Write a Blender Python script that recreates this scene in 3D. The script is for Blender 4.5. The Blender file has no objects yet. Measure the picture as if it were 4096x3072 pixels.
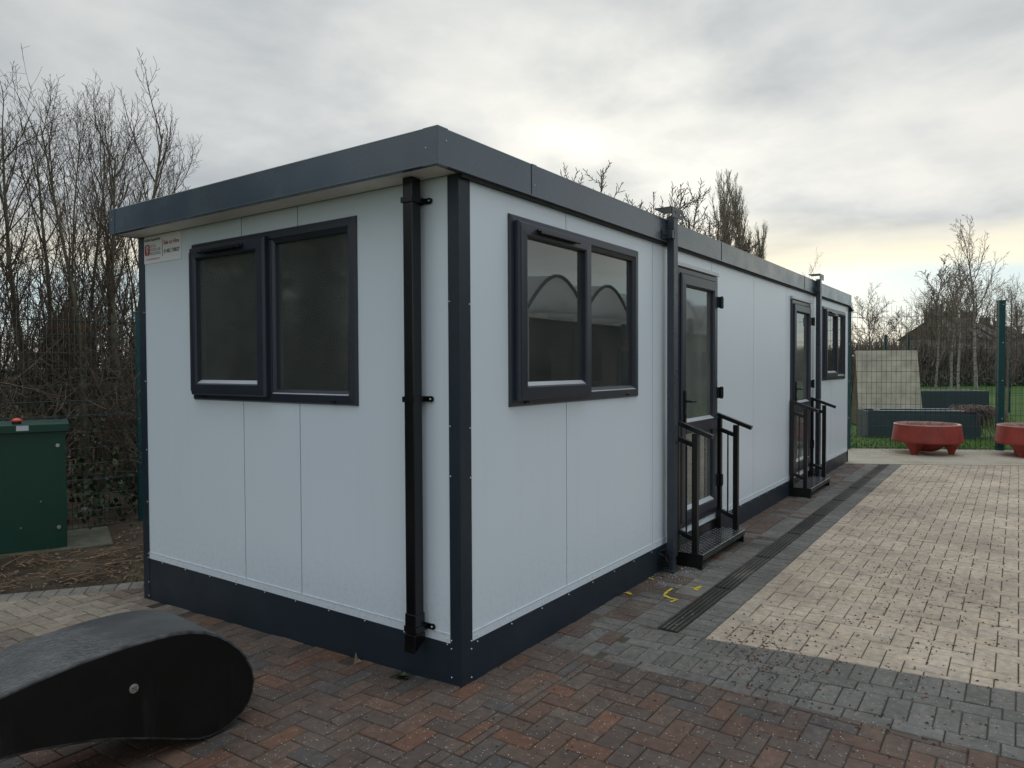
import bpy, bmesh, math, random
from mathutils import Vector, Matrix
from mathutils import noise as mn
R = math.radians
scene = bpy.context.scene
COL = scene.collection

# ------------------------------------------------------------------ helpers
class MB:
    """collects polygons; build() links them as ONE mesh object"""
    def __init__(s, xf=None):
        s.v = []; s.f = []; s.m = []; s.c = []; s.xf = xf; s.col = None
    def vert(s, p):
        s.v.append(tuple(p)); return len(s.v) - 1
    def face(s, idx, m=0, col=None):
        s.f.append(tuple(idx)); s.m.append(m); s.c.append(col)
    def poly(s, pts, m=0, col=None):
        n = len(s.v); s.v.extend([tuple(p) for p in pts]); s.face(range(n, n + len(pts)), m, col)
    def box(s, x0, x1, y0, y1, z0, z1, m=0):
        n = len(s.v)
        for z in (z0, z1):
            for (x, y) in ((x0, y0), (x1, y0), (x1, y1), (x0, y1)): s.v.append((x, y, z))
        for q in ((0,3,2,1),(4,5,6,7),(0,1,5,4),(1,2,6,5),(2,3,7,6),(3,0,4,7)):
            s.face([n + i for i in q], m)
    def obox(s, c, ax, ay, az, hx, hy, hz, m=0):
        c = Vector(c); ax = Vector(ax).normalized(); ay = Vector(ay).normalized(); az = Vector(az).normalized(); n = len(s.v)
        for k in (-1, 1):
            for (i, j) in ((-1,-1),(1,-1),(1,1),(-1,1)):
                s.v.append(tuple(c + ax*hx*i + ay*hy*j + az*hz*k))
        for q in ((0,3,2,1),(4,5,6,7),(0,1,5,4),(1,2,6,5),(2,3,7,6),(3,0,4,7)):
            s.face([n + i for i in q], m)
    def bar(s, a, b, w, h, up=(0,0,1), m=0):
        a = Vector(a); b = Vector(b); d = (b - a); L = d.length; d.normalize()
        sd = d.cross(Vector(up)).normalized(); u = sd.cross(d)
        s.obox((a + b)/2, d, sd, u, L/2, w/2, h/2, m)
    def tube(s, pts, rad, n=6, m=0, cap=True):
        pts = [Vector(p) for p in pts]; k = len(pts); base = len(s.v)
        d0 = (pts[1] - pts[0]).normalized()
        ref = Vector((0,0,1)) if abs(d0.z) < .9 else Vector((1,0,0))
        a = d0.cross(ref).normalized()
        for i, p in enumerate(pts):
            d = (pts[min(i+1, k-1)] - pts[max(i-1, 0)]).normalized()
            a = (a - d*a.dot(d)).normalized(); b = d.cross(a)
            r = rad[i] if isinstance(rad, (list, tuple)) else rad
            for j in range(n):
                t = 2*math.pi*j/n
                s.v.append(tuple(p + a*(r*math.cos(t)) + b*(r*math.sin(t))))
        for i in range(k-1):
            for j in range(n):
                s.face((base+i*n+j, base+i*n+(j+1) % n, base+(i+1)*n+(j+1) % n, base+(i+1)*n+j), m)
        if cap and n > 3:
            s.face([base+j for j in reversed(range(n))], m); s.face([base+(k-1)*n+j for j in range(n)], m)
    def cyl(s, a, b, r, n=12, m=0): s.tube([a, b], r, n, m)
    def lathe(s, c, prof, n=48, m=0, capb=False, capt=False):
        base = len(s.v); c = Vector(c)
        for (r, z) in prof:
            for j in range(n):
                t = 2*math.pi*j/n; s.v.append((c.x + r*math.cos(t), c.y + r*math.sin(t), c.z + z))
        for i in range(len(prof)-1):
            for j in range(n):
                s.face((base+i*n+j, base+i*n+(j+1) % n, base+(i+1)*n+(j+1) % n, base+(i+1)*n+j), m)
        if capb: s.face([base+j for j in reversed(range(n))], m)
        if capt: s.face([base+(len(prof)-1)*n+j for j in range(n)], m)
    def rivet(s, c, nrm, r=.0045, m=0):
        c = Vector(c); nrm = Vector(nrm).normalized()
        s.tube([c, c + nrm*r*.6, c + nrm*r], [r, r*.8, r*.35], 8, m)
    def ring(s, u0, u1, z0, z1, prof, m=0):
        """mitred rectangular frame in (u, n, z); prof = list of (inset, n)"""
        base = len(s.v)
        for (o, nn) in prof:
            for (u, z) in ((u0+o, z0+o), (u1-o, z0+o), (u1-o, z1-o), (u0+o, z1-o)): s.v.append((u, nn, z))
        for i in range(len(prof)-1):
            for j in range(4):
                s.face((base+i*4+j, base+i*4+(j+1) % 4, base+(i+1)*4+(j+1) % 4, base+(i+1)*4+j), m)
    def build(s, name, mats, parent=None, smooth=False, bevel=0, recalc=True, seg=2):
        me = bpy.data.meshes.new(name)
        v = [tuple(s.xf(p)) for p in s.v] if s.xf else s.v
        me.from_pydata(v, [], s.f)
        if not isinstance(mats, (list, tuple)): mats = [mats]
        for mt in mats: me.materials.append(mt)
        if len(mats) > 1: me.polygons.foreach_set('material_index', s.m)
        if any(c is not None for c in s.c):
            at = me.color_attributes.new('Col', 'FLOAT_COLOR', 'CORNER'); buf = []
            for p, c in zip(s.f, s.c):
                c = c or (.2, .2, .2); buf.extend((c[0], c[1], c[2], 1.0)*len(p))
            at.data.foreach_set('color', buf)
        if recalc:
            bm = bmesh.new(); bm.from_mesh(me); bmesh.ops.recalc_face_normals(bm, faces=bm.faces); bm.to_mesh(me); bm.free()
        if smooth: me.polygons.foreach_set('use_smooth', [True]*len(me.polygons))
        o = bpy.data.objects.new(name, me); COL.objects.link(o)
        if parent: o.parent = parent; o.matrix_parent_inverse = parent.matrix_world.inverted()
        if bevel:
            b = o.modifiers.new('bevel', 'BEVEL'); b.width = bevel; b.segments = seg; b.limit_method = 'ANGLE'; b.angle_limit = R(35)
            b.harden_normals = False
        return o

def tag(o, label, cat, group=None, kind=None):
    if label: o['label'] = label
    if cat: o['category'] = cat
    if group: o['group'] = group
    if kind: o['kind'] = kind
    return o
def thing(name, label, cat, loc, group=None):
    o = bpy.data.objects.new(name, None); COL.objects.link(o); o.location = loc
    o.empty_display_size = .2
    bpy.context.view_layer.update()
    return tag(o, label, cat, group)
def struct(o, label=None):
    o['kind'] = 'structure'
    if label: o['label'] = label
    return o

# ------------------------------------------------------------------ materials
def new_mat(name):
    m = bpy.data.materials.new(name); m.use_nodes = True
    nt = m.node_tree; return m, nt, nt.nodes['Principled BSDF']
def N(nt, t, **kw):
    n = nt.nodes.new(t)
    for k, v in kw.items():
        if k in n.inputs: n.inputs[k].default_value = v
        else: setattr(n, k, v)
    return n
def noise(nt, scale, detail=4, rough=.55, coord='Object', vec=None):
    n = N(nt, 'ShaderNodeTexNoise', Scale=scale, Detail=detail, Roughness=rough)
    if vec is None:
        tc = N(nt, 'ShaderNodeTexCoord'); vec = tc.outputs[coord]
    nt.links.new(vec, n.inputs['Vector']); return n
def ramp(nt, fac, stops):
    r = N(nt, 'ShaderNodeValToRGB'); els = r.color_ramp.elements
    while len(els) < len(stops): els.new(.5)
    for e, (p, c) in zip(els, stops):
        e.position = p; e.color = (*c, 1) if len(c) == 3 else c
    nt.links.new(fac, r.inputs['Fac']); return r
def bump(nt, height, strength, dist, bsdf):
    b = N(nt, 'ShaderNodeBump', Strength=strength, Distance=dist)
    nt.links.new(height, b.inputs['Height']); nt.links.new(b.outputs['Normal'], bsdf.inputs['Normal']); return b
def mix(nt, fac, a, b, mode='MIX'):
    m = N(nt, 'ShaderNodeMix', data_type='RGBA', blend_type=mode)
    if isinstance(fac, float): m.inputs[0].default_value = fac
    else: nt.links.new(fac, m.inputs[0])
    for i, x in ((6, a), (7, b)):
        if isinstance(x, (tuple, list)): m.inputs[i].default_value = (*x, 1)
        else: nt.links.new(x, m.inputs[i])
    return m.outputs[2]
def simple(name, col, rough=.5, var=.12, scale=6, bs=0, bscale=200, spec=.5, metal=0, rvar=0, detail=5):
    m, nt, p = new_mat(name)
    p.inputs['Roughness'].default_value = rough; p.inputs['Metallic'].default_value = metal
    p.inputs['Specular IOR Level'].default_value = spec
    n = noise(nt, scale, detail)
    lo = tuple(c*(1-var) for c in col); hi = tuple(min(1, c*(1+var)) for c in col)
    r = ramp(nt, n.outputs['Fac'], [(.3, lo), (.7, hi)])
    nt.links.new(r.outputs['Color'], p.inputs['Base Color'])
    if rvar:
        n3 = noise(nt, scale*2.3, 4); mr = N(nt, 'ShaderNodeMapRange'); nt.links.new(n3.outputs['Fac'], mr.inputs['Value'])
        mr.inputs['From Min'].default_value = .3; mr.inputs['From Max'].default_value = .7
        mr.inputs['To Min'].default_value = max(.05, rough-rvar); mr.inputs['To Max'].default_value = min(1, rough+rvar)
        nt.links.new(mr.outputs['Result'], p.inputs['Roughness'])
    if bs:
        n2 = noise(nt, bscale, 3); bump(nt, n2.outputs['Fac'], bs, .002, p)
    return m

M = {}
def panel_mat():
    m, nt, p = new_mat('white_panel_steel'); tc = N(nt, 'ShaderNodeTexCoord'); v = tc.outputs['Object']
    a = noise(nt, .8, 3, .5, vec=v); c = ramp(nt, a.outputs['Fac'], [(.3, (.715, .79, .865)), (.7, (.742, .818, .89))]).outputs['Color']
    mp = N(nt, 'ShaderNodeMapping'); mp.inputs['Scale'].default_value = (16, 16, .55); nt.links.new(v, mp.inputs['Vector'])
    st = N(nt, 'ShaderNodeTexNoise', Scale=1.0, Detail=6.0, Roughness=.6); nt.links.new(mp.outputs[0], st.inputs['Vector'])
    c = mix(nt, ramp(nt, st.outputs['Fac'], [(.56, (0,)*3), (.80, (.11,)*3)]).outputs['Color'], c, (.50, .52, .53))        # faint rain streaks
    sep = N(nt, 'ShaderNodeSeparateXYZ'); nt.links.new(v, sep.inputs[0]); sp = noise(nt, 34, 6, .7, vec=v)
    mr = N(nt, 'ShaderNodeMapRange'); nt.links.new(sep.outputs['Z'], mr.inputs['Value'])
    for k_, v_ in (('From Min', .20), ('From Max', .62), ('To Min', .26), ('To Max', 0.0)): mr.inputs[k_].default_value = v_
    g = ramp(nt, sp.outputs['Fac'], [(.48, (0,)*3), (.70, (1,)*3)]); mm = N(nt, 'ShaderNodeMath', operation='MULTIPLY'); nt.links.new(g.outputs['Color'], mm.inputs[0]); nt.links.new(mr.outputs[0], mm.inputs[1])
    c = mix(nt, mm.outputs[0], c, (.36, .32, .27))                                                                            # splashed dirt near the ground
    nt.links.new(c, p.inputs['Base Color']); p.inputs['Roughness'].default_value = .32; p.inputs['Specular IOR Level'].default_value = .45
    w_ = noise(nt, 1.7, 2, .4, vec=v); bump(nt, w_.outputs['Fac'], .10, .02, p); return m
M['panel'] = panel_mat()
M['backing'] = simple('dark_joint', (.02, .022, .025), .7)
M['trim'] = simple('anthracite_steel', (.016, .027, .040), .42, .14, 3, .06, 300, .45, rvar=.07)
M['fascia'] = simple('anthracite_fascia', (.066, .092, .120), .26, .16, 1.6, .06, 240, .95, rvar=.06)
M['upvc'] = simple('anthracite_plastic', (.025, .031, .047), .34, .08, 4, .03, 300, .5)
M['bead'] = simple('pale_glazing_bead', (.50, .52, .54), .3, .05, 4)  # pale trim; on glazing beads and roof edge it paints in sky light
M['soffit'] = simple('soffit_board', (.84, .79, .72), .45, .06, 5, .08, 120)
M['black_plastic'] = simple('black_plastic', (.004, .0045, .006), .24, .2, 8, .03, 150, .5)
M['black_steel'] = simple('black_powder_coat', (.006, .006, .0065), .33, .25, 20, .05, 300, .5)
M['grey_steel'] = simple('grey_post_paint', (.038, .047, .062), .33, .15, 5, .08, 200, .5, rvar=.08)
M['rivet'] = simple('rivet_metal', (.62, .63, .64), .3, .1, 8, metal=.4)
M['white_board'] = simple('sign_board', (.90, .90, .92), .35, .02, 3)
M['sign_red'] = simple('sign_red', (.42, .02, .025), .4, .03)
M['sign_black'] = simple('sign_black', (.014, .018, .024), .4, .03)
M['roof'] = simple('roof_membrane', (.09, .10, .10), .7, .2, 3)
M['inner_wall'] = simple('interior_board', (.50, .50, .49), .6, .04, 3)
M['inner_floor'] = simple('interior_vinyl', (.16, .16, .16), .4, .1, 4)
M['inner_door'] = simple('brown_door', (.52, .20, .08), .4, .2, 4)
M['cabinet'] = simple('cabinet_green', (.006, .042, .028), .45, .12, 3, .12, 90, .4, rvar=.08)
M['fence_green'] = simple('fence_green', (.003, .050, .055), .4, .15, 6, .05, 120)
M['wire_green'] = simple('wire_green', (.006, .03, .026), .5, .1)
M['orange'] = simple('beacon_orange', (.62, .07, .02), .35, .06)
M['plinth'] = simple('plinth_concrete', (.085, .085, .055), .9, .35, 7, .5, 40)
M['bark'] = simple('bark_dark', (.10, .085, .062), .85, .4, 9, .4, 60, .3)
M['bark_green'] = simple('bark_algae', (.135, .125, .080), .85, .4, 7, .4, 60, .3)
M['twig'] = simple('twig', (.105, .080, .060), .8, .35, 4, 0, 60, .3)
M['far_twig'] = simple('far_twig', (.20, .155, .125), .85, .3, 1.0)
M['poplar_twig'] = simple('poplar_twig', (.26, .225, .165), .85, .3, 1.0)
M['berry_twig'] = simple('spur_twig', (.16, .125, .095), .8, .35, 5)
M['berry'] = simple('red_berry', (.25, .02, .02), .4, .3, 30)
M['scrub_leaf'] = simple('scrub_leaf', (.055, .062, .024), .6, .6, 1.5)
M['ivy'] = simple('ivy_leaf', (.030, .055, .018), .45, .5, 3)
M['grassblade'] = simple('grass_blade', (.075, .15, .022), .6, .45, 1.2)
M['moss'] = simple('moss', (.085, .125, .02), .8, .5, 8)
M['litter'] = simple('litter_bark', (.16, .10, .055), .85, .6, 14)
M['pellet'] = simple('litter_red', (.13, .055, .035), .85, .5, 20)
M['pellet_dark'] = simple('litter_dark', (.05, .03, .022), .85, .4, 20)
M['grit'] = simple('white_grit', (.66, .66, .64), .6, .1)
M['planter_red'] = simple('planter_red', (.28, .044, .032), .5, .26, 3.5, .1, 90, .4, rvar=.08)
M['planter_rim'] = simple('planter_rim', (.40, .20, .16), .5, .2, 9)
M['compost'] = simple('compost', (.07, .05, .03), .9, .5, 15, .6, 40)
M['trough'] = simple('trough_grey', (.040, .060, .070), .55, .12, 3, .05, 60)
M['trough_edge'] = simple('trough_edge', (.42, .44, .44), .5, .15, 6)
M['board'] = simple('weathered_ply', (.48, .435, .345), .75, .25, 3.5, .2, 60)
M['board_dark'] = simple('weathered_ply_back', (.12, .10, .065), .8, .25, 3)
M['deadgrass'] = simple('dead_grass', (.17, .115, .10), .85, .4, 6)
M['house_brick'] = simple('house_brick', (.36, .12, .06), .85, .25, 1.2)
M['terrace_brick'] = simple('terrace_brick', (.10, .068, .052), .9, .2, .8)
M['slate'] = simple('slate', (.075, .068, .062), .75, .2, 1)
M['yellow'] = simple('spray_yellow', (.55, .42, .03), .7, .25, 30)
M['canopy'] = simple('canopy_fabric', (.85, .86, .86), .6, .04, 1)
def fabric():
    nt = M['canopy'].node_tree; p = nt.nodes['Principled BSDF']; tl = N(nt, 'ShaderNodeBsdfTranslucent', Color=(.9, .91, .9, 1)); mx = N(nt, 'ShaderNodeMixShader'); mx.inputs[0].default_value = .65
    nt.links.new(p.outputs[0], mx.inputs[1]); nt.links.new(tl.outputs[0], mx.inputs[2]); nt.links.new(mx.outputs[0], nt.nodes['Material Output'].inputs['Surface'])
fabric()
M['render_dark'] = simple('dark_cladding', (.075, .08, .062), .7, .2, 1)
M['screen'] = simple('window_dark', (.02, .022, .024), .15, .1)
M['drain'] = simple('drain_iron', (.026, .028, .030), .45, .3, 20, .1, 80)
M['drain_dark'] = simple('drain_bar', (.008, .0085, .009), .6)
M['drain_pit'] = simple('drain_pit', (.004, .004, .004), .9)
M['steelbolt'] = simple('bolt_steel', (.45, .45, .44), .35, .15, 10, metal=.7)
M['dryleaf'] = simple('dry_leaf', (.30, .22, .15), .8, .2, 9)

def glass_mat(name='window_glass', lo=.08, hi=.17, rg=.012):
    m, nt, p = new_mat(name); nt.nodes.remove(p); out = nt.nodes['Material Output']
    tr = N(nt, 'ShaderNodeBsdfTransparent', Color=(.84, .88, .86, 1)); gl = N(nt, 'ShaderNodeBsdfGlossy', Roughness=rg, Color=(.95, .97, .96, 1))
    df = N(nt, 'ShaderNodeBsdfDiffuse', Color=(.40, .42, .40, 1))
    fr = N(nt, 'ShaderNodeFresnel', IOR=2.3); mx = N(nt, 'ShaderNodeMixShader'); m2 = N(nt, 'ShaderNodeMixShader')
    nz = noise(nt, 2.2, 5); rr = ramp(nt, nz.outputs['Fac'], [(.35, (lo,)*3), (.75, (hi,)*3)])
    nt.links.new(rr.outputs['Color'], m2.inputs[0]); nt.links.new(tr.outputs[0], m2.inputs[1]); nt.links.new(df.outputs[0], m2.inputs[2])
    nt.links.new(fr.outputs[0], mx.inputs[0]); nt.links.new(m2.outputs[0], mx.inputs[1]); nt.links.new(gl.outputs[0], mx.inputs[2])
    nt.links.new(mx.outputs[0], out.inputs['Surface']); return m
M['glass'] = glass_mat(); M['film_glass'] = glass_mat('filmed_window_glass', .12, .20, .075); M['door_glass'] = glass_mat('frosted_door_glass', .26, .40, .05)

def brick_mat():
    m, nt, p = new_mat('paving_block')
    at = N(nt, 'ShaderNodeVertexColor', layer_name='Col')
    tc = N(nt, 'ShaderNodeTexCoord'); v = tc.outputs['Object']
    big = noise(nt, 1.3, 6, .6, vec=v); c = mix(nt, 1.0, at.outputs['Color'], ramp(nt, big.outputs['Fac'], [(.3, (.72,)*3), (.72, (1.22,)*3)]).outputs['Color'], 'MULTIPLY')
    mot = noise(nt, 7.5, 4, .6, vec=v); c = mix(nt, 1.0, c, ramp(nt, mot.outputs['Fac'], [(.3, (.84, .86, .88)), (.5, (1.0,)*3), (.7, (1.14, 1.11, 1.07))]).outputs['Color'], 'MULTIPLY')
    mid = noise(nt, 26, 5, .65, vec=v); c = mix(nt, 1.0, c, ramp(nt, mid.outputs['Fac'], [(.28, (.74,)*3), (.72, (1.25,)*3)]).outputs['Color'], 'MULTIPLY')
    fine = N(nt, 'ShaderNodeTexVoronoi', Scale=62.0); nt.links.new(v, fine.inputs['Vector'])
    fr = ramp(nt, fine.outputs['Distance'], [(.13, (1.0,)*3), (.24, (0,)*3)])
    gate = noise(nt, 34, 2, .5, vec=v); gr = ramp(nt, gate.outputs['Fac'], [(.50, (0,)*3), (.56, (.85,)*3)])
    sp = mix(nt, 1.0, fr.outputs['Color'], gr.outputs['Color'], 'MULTIPLY')
    c = mix(nt, sp, c, (.42, .40, .36))
    # dusty pale patches where sand has dried
    du = noise(nt, .9, 7, .68, vec=v); dr = ramp(nt, du.outputs['Fac'], [(.60, (0,)*3), (.80, (.38,)*3)])
    c = mix(nt, dr.outputs['Color'], c, (.30, .27, .22))
    nt.links.new(c, p.inputs['Base Color'])
    rr = ramp(nt, du.outputs['Fac'], [(.30, (.72,)*3), (.6, (.92,)*3)]); nt.links.new(rr.outputs['Color'], p.inputs['Roughness'])
    p.inputs['Specular IOR Level'].default_value = .35
    nb = noise(nt, 170, 4, .7, vec=v); bump(nt, nb.outputs['Fac'], .55, .004, p)
    return m
M['block'] = brick_mat()
def ground_mat(name, stops, sc, bs=.6, bsc=30, fine=60, rough=.95):
    m, nt, p = new_mat(name); tc = N(nt, 'ShaderNodeTexCoord'); v = tc.outputs['Object']
    a = noise(nt, sc, 8, .65, vec=v); r = ramp(nt, a.outputs['Fac'], stops)
    b = noise(nt, fine, 5, .7, vec=v)
    c = mix(nt, 1.0, r.outputs['Color'], ramp(nt, b.outputs['Fac'], [(.3, (.55,)*3), (.7, (1.4,)*3)]).outputs['Color'], 'MULTIPLY')
    nt.links.new(c, p.inputs['Base Color']); p.inputs['Roughness'].default_value = rough; p.inputs['Specular IOR Level'].default_value = .25
    h = noise(nt, bsc, 6, .65, vec=v); bump(nt, h.outputs['Fac'], bs, .03, p)
    return m
M['soil'] = ground_mat('soil', [(.3, (.032, .023, .015)), (.5, (.066, .048, .032)), (.62, (.105, .08, .05)), (.75, (.05, .058, .022))], 2.2, .9, 28)
M['lawn'] = ground_mat('lawn', [(.3, (.035, .075, .014)), (.55, (.06, .12, .02)), (.75, (.10, .13, .03))], .6, .8, 40, 45)
M['far_ground'] = ground_mat('field', [(.3, (.05, .07, .02)), (.7, (.08, .10, .035))], .05, .2, 2, 3)
M['concrete'] = ground_mat('concrete', [(.3, (.30, .26, .20)), (.52, (.42, .37, .29)), (.75, (.46, .42, .34))], 1.1, .25, 60, 90, .85)
M['sand'] = ground_mat('joint_sand', [(.38, (.048, .041, .034)), (.60, (.10, .086, .068)), (.74, (.27, .235, .185))], 1.0, .4, 90, 120)
M['lug'] = simple('worn_chequer_lug', (.10, .10, .105), .28, .4, 12, metal=.5)  # worn metal, its colour lightened to paint in the chequer's glints
M['chequer'] = simple('chequer_plate', (.014, .014, .015), .20, .2, 20, .02, 200, .8)

def birch_mat():
    m, nt, p = new_mat('birch_bark'); tc = N(nt, 'ShaderNodeTexCoord'); mp = N(nt, 'ShaderNodeMapping')
    mp.inputs['Scale'].default_value = (3, 3, 14); nt.links.new(tc.outputs['Object'], mp.inputs['Vector'])
    n = N(nt, 'ShaderNodeTexNoise', Scale=1.0, Detail=5.0); nt.links.new(mp.outputs[0], n.inputs['Vector'])
    r = ramp(nt, n.outputs['Fac'], [(.36, (.05, .045, .04)), (.46, (.30, .27, .23)), (.8, (.40, .36, .31))])
    nt.links.new(r.outputs['Color'], p.inputs['Base Color']); p.inputs['Roughness'].default_value = .8; return m
M['birch'] = birch_mat()
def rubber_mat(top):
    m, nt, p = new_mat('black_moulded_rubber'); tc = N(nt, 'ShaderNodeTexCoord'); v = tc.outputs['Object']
    big = noise(nt, 4.0, 8, .7, vec=v); b0 = 6.4 if top else .5  # light put into the colour: top paled as sky sheen, sides darkened as shade
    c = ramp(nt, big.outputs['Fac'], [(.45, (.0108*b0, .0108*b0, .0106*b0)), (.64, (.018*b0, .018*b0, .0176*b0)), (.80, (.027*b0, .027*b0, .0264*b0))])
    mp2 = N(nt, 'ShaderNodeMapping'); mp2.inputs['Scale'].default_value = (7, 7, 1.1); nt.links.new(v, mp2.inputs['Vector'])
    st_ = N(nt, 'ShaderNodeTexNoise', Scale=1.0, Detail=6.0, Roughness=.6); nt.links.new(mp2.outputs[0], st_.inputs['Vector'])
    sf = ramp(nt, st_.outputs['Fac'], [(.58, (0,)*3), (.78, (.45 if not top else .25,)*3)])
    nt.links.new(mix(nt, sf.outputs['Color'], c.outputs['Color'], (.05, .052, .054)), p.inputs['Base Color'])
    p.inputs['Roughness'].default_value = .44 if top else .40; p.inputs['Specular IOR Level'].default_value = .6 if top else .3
    fine = noise(nt, 320, 3, .6, vec=v)
    if top:
        vo = N(nt, 'ShaderNodeTexVoronoi', Scale=80.0); mp = N(nt, 'ShaderNodeMapping'); mp.inputs['Scale'].default_value = (.5, 1, 1)
        nt.links.new(v, mp.inputs['Vector']); nt.links.new(mp.outputs[0], vo.inputs['Vector'])
        sx = N(nt, 'ShaderNodeSeparateXYZ'); nt.links.new(v, sx.inputs[0]); nz = noise(nt, 5, 3, .5, vec=v)
        ad = N(nt, 'ShaderNodeMath', operation='MULTIPLY_ADD'); nt.links.new(nz.outputs['Fac'], ad.inputs[0]); ad.inputs[1].default_value = .5; nt.links.new(sx.outputs['X'], ad.inputs[2])
        mk = ramp(nt, ad.outputs[0], [(0, (1,)*3), (1, (0,)*3)]); mr = N(nt, 'ShaderNodeMapRange'); nt.links.new(ad.outputs[0], mr.inputs['Value'])
        mr.inputs['From Min'].default_value = -1.12; mr.inputs['From Max'].default_value = -1.02; nt.links.new(mr.outputs['Result'], mk.inputs['Fac'])
        bump(nt, mix(nt, mk.outputs['Color'], fine.outputs['Fac'], vo.outputs['Distance']), 1.0, .014, p)
    else: bump(nt, fine.outputs['Fac'], .12, .003, p)
    return m
M['rubber_edge'] = simple('worn_rubber_edge', (.045, .047, .048), .5, .75, 22, .2, 200)
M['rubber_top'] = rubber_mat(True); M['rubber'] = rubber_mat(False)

# ------------------------------------------------------------------ site frame
def gz(x, y):
    """level of the yard: the blocks fall gently to the left of the cabin"""
    return .0027*max(0, min(x, 14)) - .034*max(0, min(y, 3.3))
NA = Vector((.89, .455, 0)); MA = Vector((.455, -.89, 0))      # across / along the yard's far edge
def site(n, m, z=0): p = NA*n + MA*m; return Vector((p.x, p.y, z))
E1 = Vector((-.816, .578, 0)); N1 = Vector((.578, .816, 0)); LEFT_D = .578*.236 + .816*3.47   # left edge of the paving
FAR_D = 8.56

# ------------------------------------------------------------------ ground
def grid_sheet(name, x0, x1, y0, y1, nx, ny, zf, mat):
    b = MB()
    for j in range(ny+1):
        for i in range(nx+1):
            x = x0+(x1-x0)*i/nx; y = y0+(y1-y0)*j/ny; b.vert((x, y, zf(x, y)))
    for j in range(ny):
        for i in range(nx):
            a = j*(nx+1)+i; b.face((a, a+1, a+nx+2, a+nx+1))
    return b.build(name, mat, smooth=True, recalc=False)
rng = random.Random(7)
struct(grid_sheet('ground', -500, 700, -600, 600, 4, 4, lambda x, y: -.32, M['far_ground']))
def soil_h(x, y):
    d = N1.x*x + N1.y*y - LEFT_D
    h = -.115 + .012*mn.noise((x*2.1, y*2.1, 0)) + .008*mn.noise((x*7, y*7, 3))
    return h + min(.03, max(0, d)*.1) if d > -.02 else h-.25
def lawn_h(x, y):
    n = NA.x*x + NA.y*y
    return .012 + .02*mn.noise((x*.5, y*.5, 5))
# soil bed: strip beyond the left paving edge, in the edge's own axes
b = MB()
for j in range(61):
    for i in range(121):
        d = (j/60.0)**1.5*16; s = -16 + 24*i/120.0
        p = N1*(LEFT_D + d) + E1*s
        b.vert((p.x, p.y, -.112 + min(.03, d*.05) + (.014*mn.noise((p.x*2.1, p.y*2.1, 0)) + .012*mn.noise((p.x*7, p.y*7, 3)))*min(1, d*4) - (.02 if d < .001 else 0)))
for j in range(60):
    for i in range(120):
        a = j*121+i; p = b.v[a]
        if not (p[0] > .15 and p[1] < 3.1): b.face((a, a+1, a+122, a+121))
struct(b.build('soil_bed', M['soil'], smooth=True))
b = MB()
for j in range(41):
    for i in range(61):
        n = 10.62 + (j/40.0)**1.6*75; m = -45 + 85*i/60.0
        p = site(n, m); b.vert((p.x, p.y, .012 + .02*mn.noise((p.x*.5, p.y*.5, 5))))
for j in range(40):
    for i in range(60):
        a = j*61+i; b.face((a, a+1, a+62, a+61))
struct(b.build('lawn', M['lawn'], smooth=True))
b = MB()
for (n0, n1) in ((FAR_D, 8.76), (8.775, 10.66)):
    for k in range(10):
        m0 = -4 + k*2.4; m1 = m0 + 2.392
        q = [site(n0, m0), site(n0, m1), site(n1, m1), site(n1, m0)]
        top = [(p.x, p.y, gz(p.x, 0)+.006) for p in q]; bot = [(p.x, p.y, -.2) for p in q]
        b.poly(top)
        for i in range(4): b.poly([top[i], bot[i], bot[(i+1) % 4], top[(i+1) % 4]])
struct(b.build('concrete_apron', M['concrete'], bevel=.006))

# blocks -------------------------------------------------------------
def clip(poly, a, b_, c):
    """keep a*x+b*y<=c"""
    out = []; n = len(poly)
    for i in range(n):
        p = poly[i]; q = poly[(i+1) % n]; dp = a*p[0]+b_*p[1]-c; dq = a*q[0]+b_*q[1]-c
        if dp <= 0: out.append(p)
        if (dp < 0 < dq) or (dq < 0 < dp):
            t = dp/(dp-dq); out.append((p[0]+(q[0]-p[0])*t, p[1]+(q[1]-p[1])*t))
    return out
def area(p): return abs(sum(p[i][0]*p[(i+1) % len(p)][1]-p[(i+1) % len(p)][0]*p[i][1] for i in range(len(p))))/2
pave = MB()
def red_col():
    t = rng.random()
    if t < .42: c = (.112, .086, .074)
    elif t < .68: c = (.118, .084, .068)
    elif t < .82: c = (.134, .084, .064)
    elif t < .87: c = (.152, .083, .058)
    elif t < .92: c = (.094, .086, .081)
    else: c = (.104, .088, .082)
    k = rng.uniform(.82, 1.04); return (c[0]*k*1.04, c[1]*k, c[2]*k*.95)
def grey_col():
    k = rng.uniform(.88, 1.12); return (.141*k, .131*k, .117*k)
def buff_col():
    k = rng.uniform(.94, 1.06); w = rng.uniform(-.006, .006); return (.435*k+w, .350*k, .266*k-w)
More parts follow.
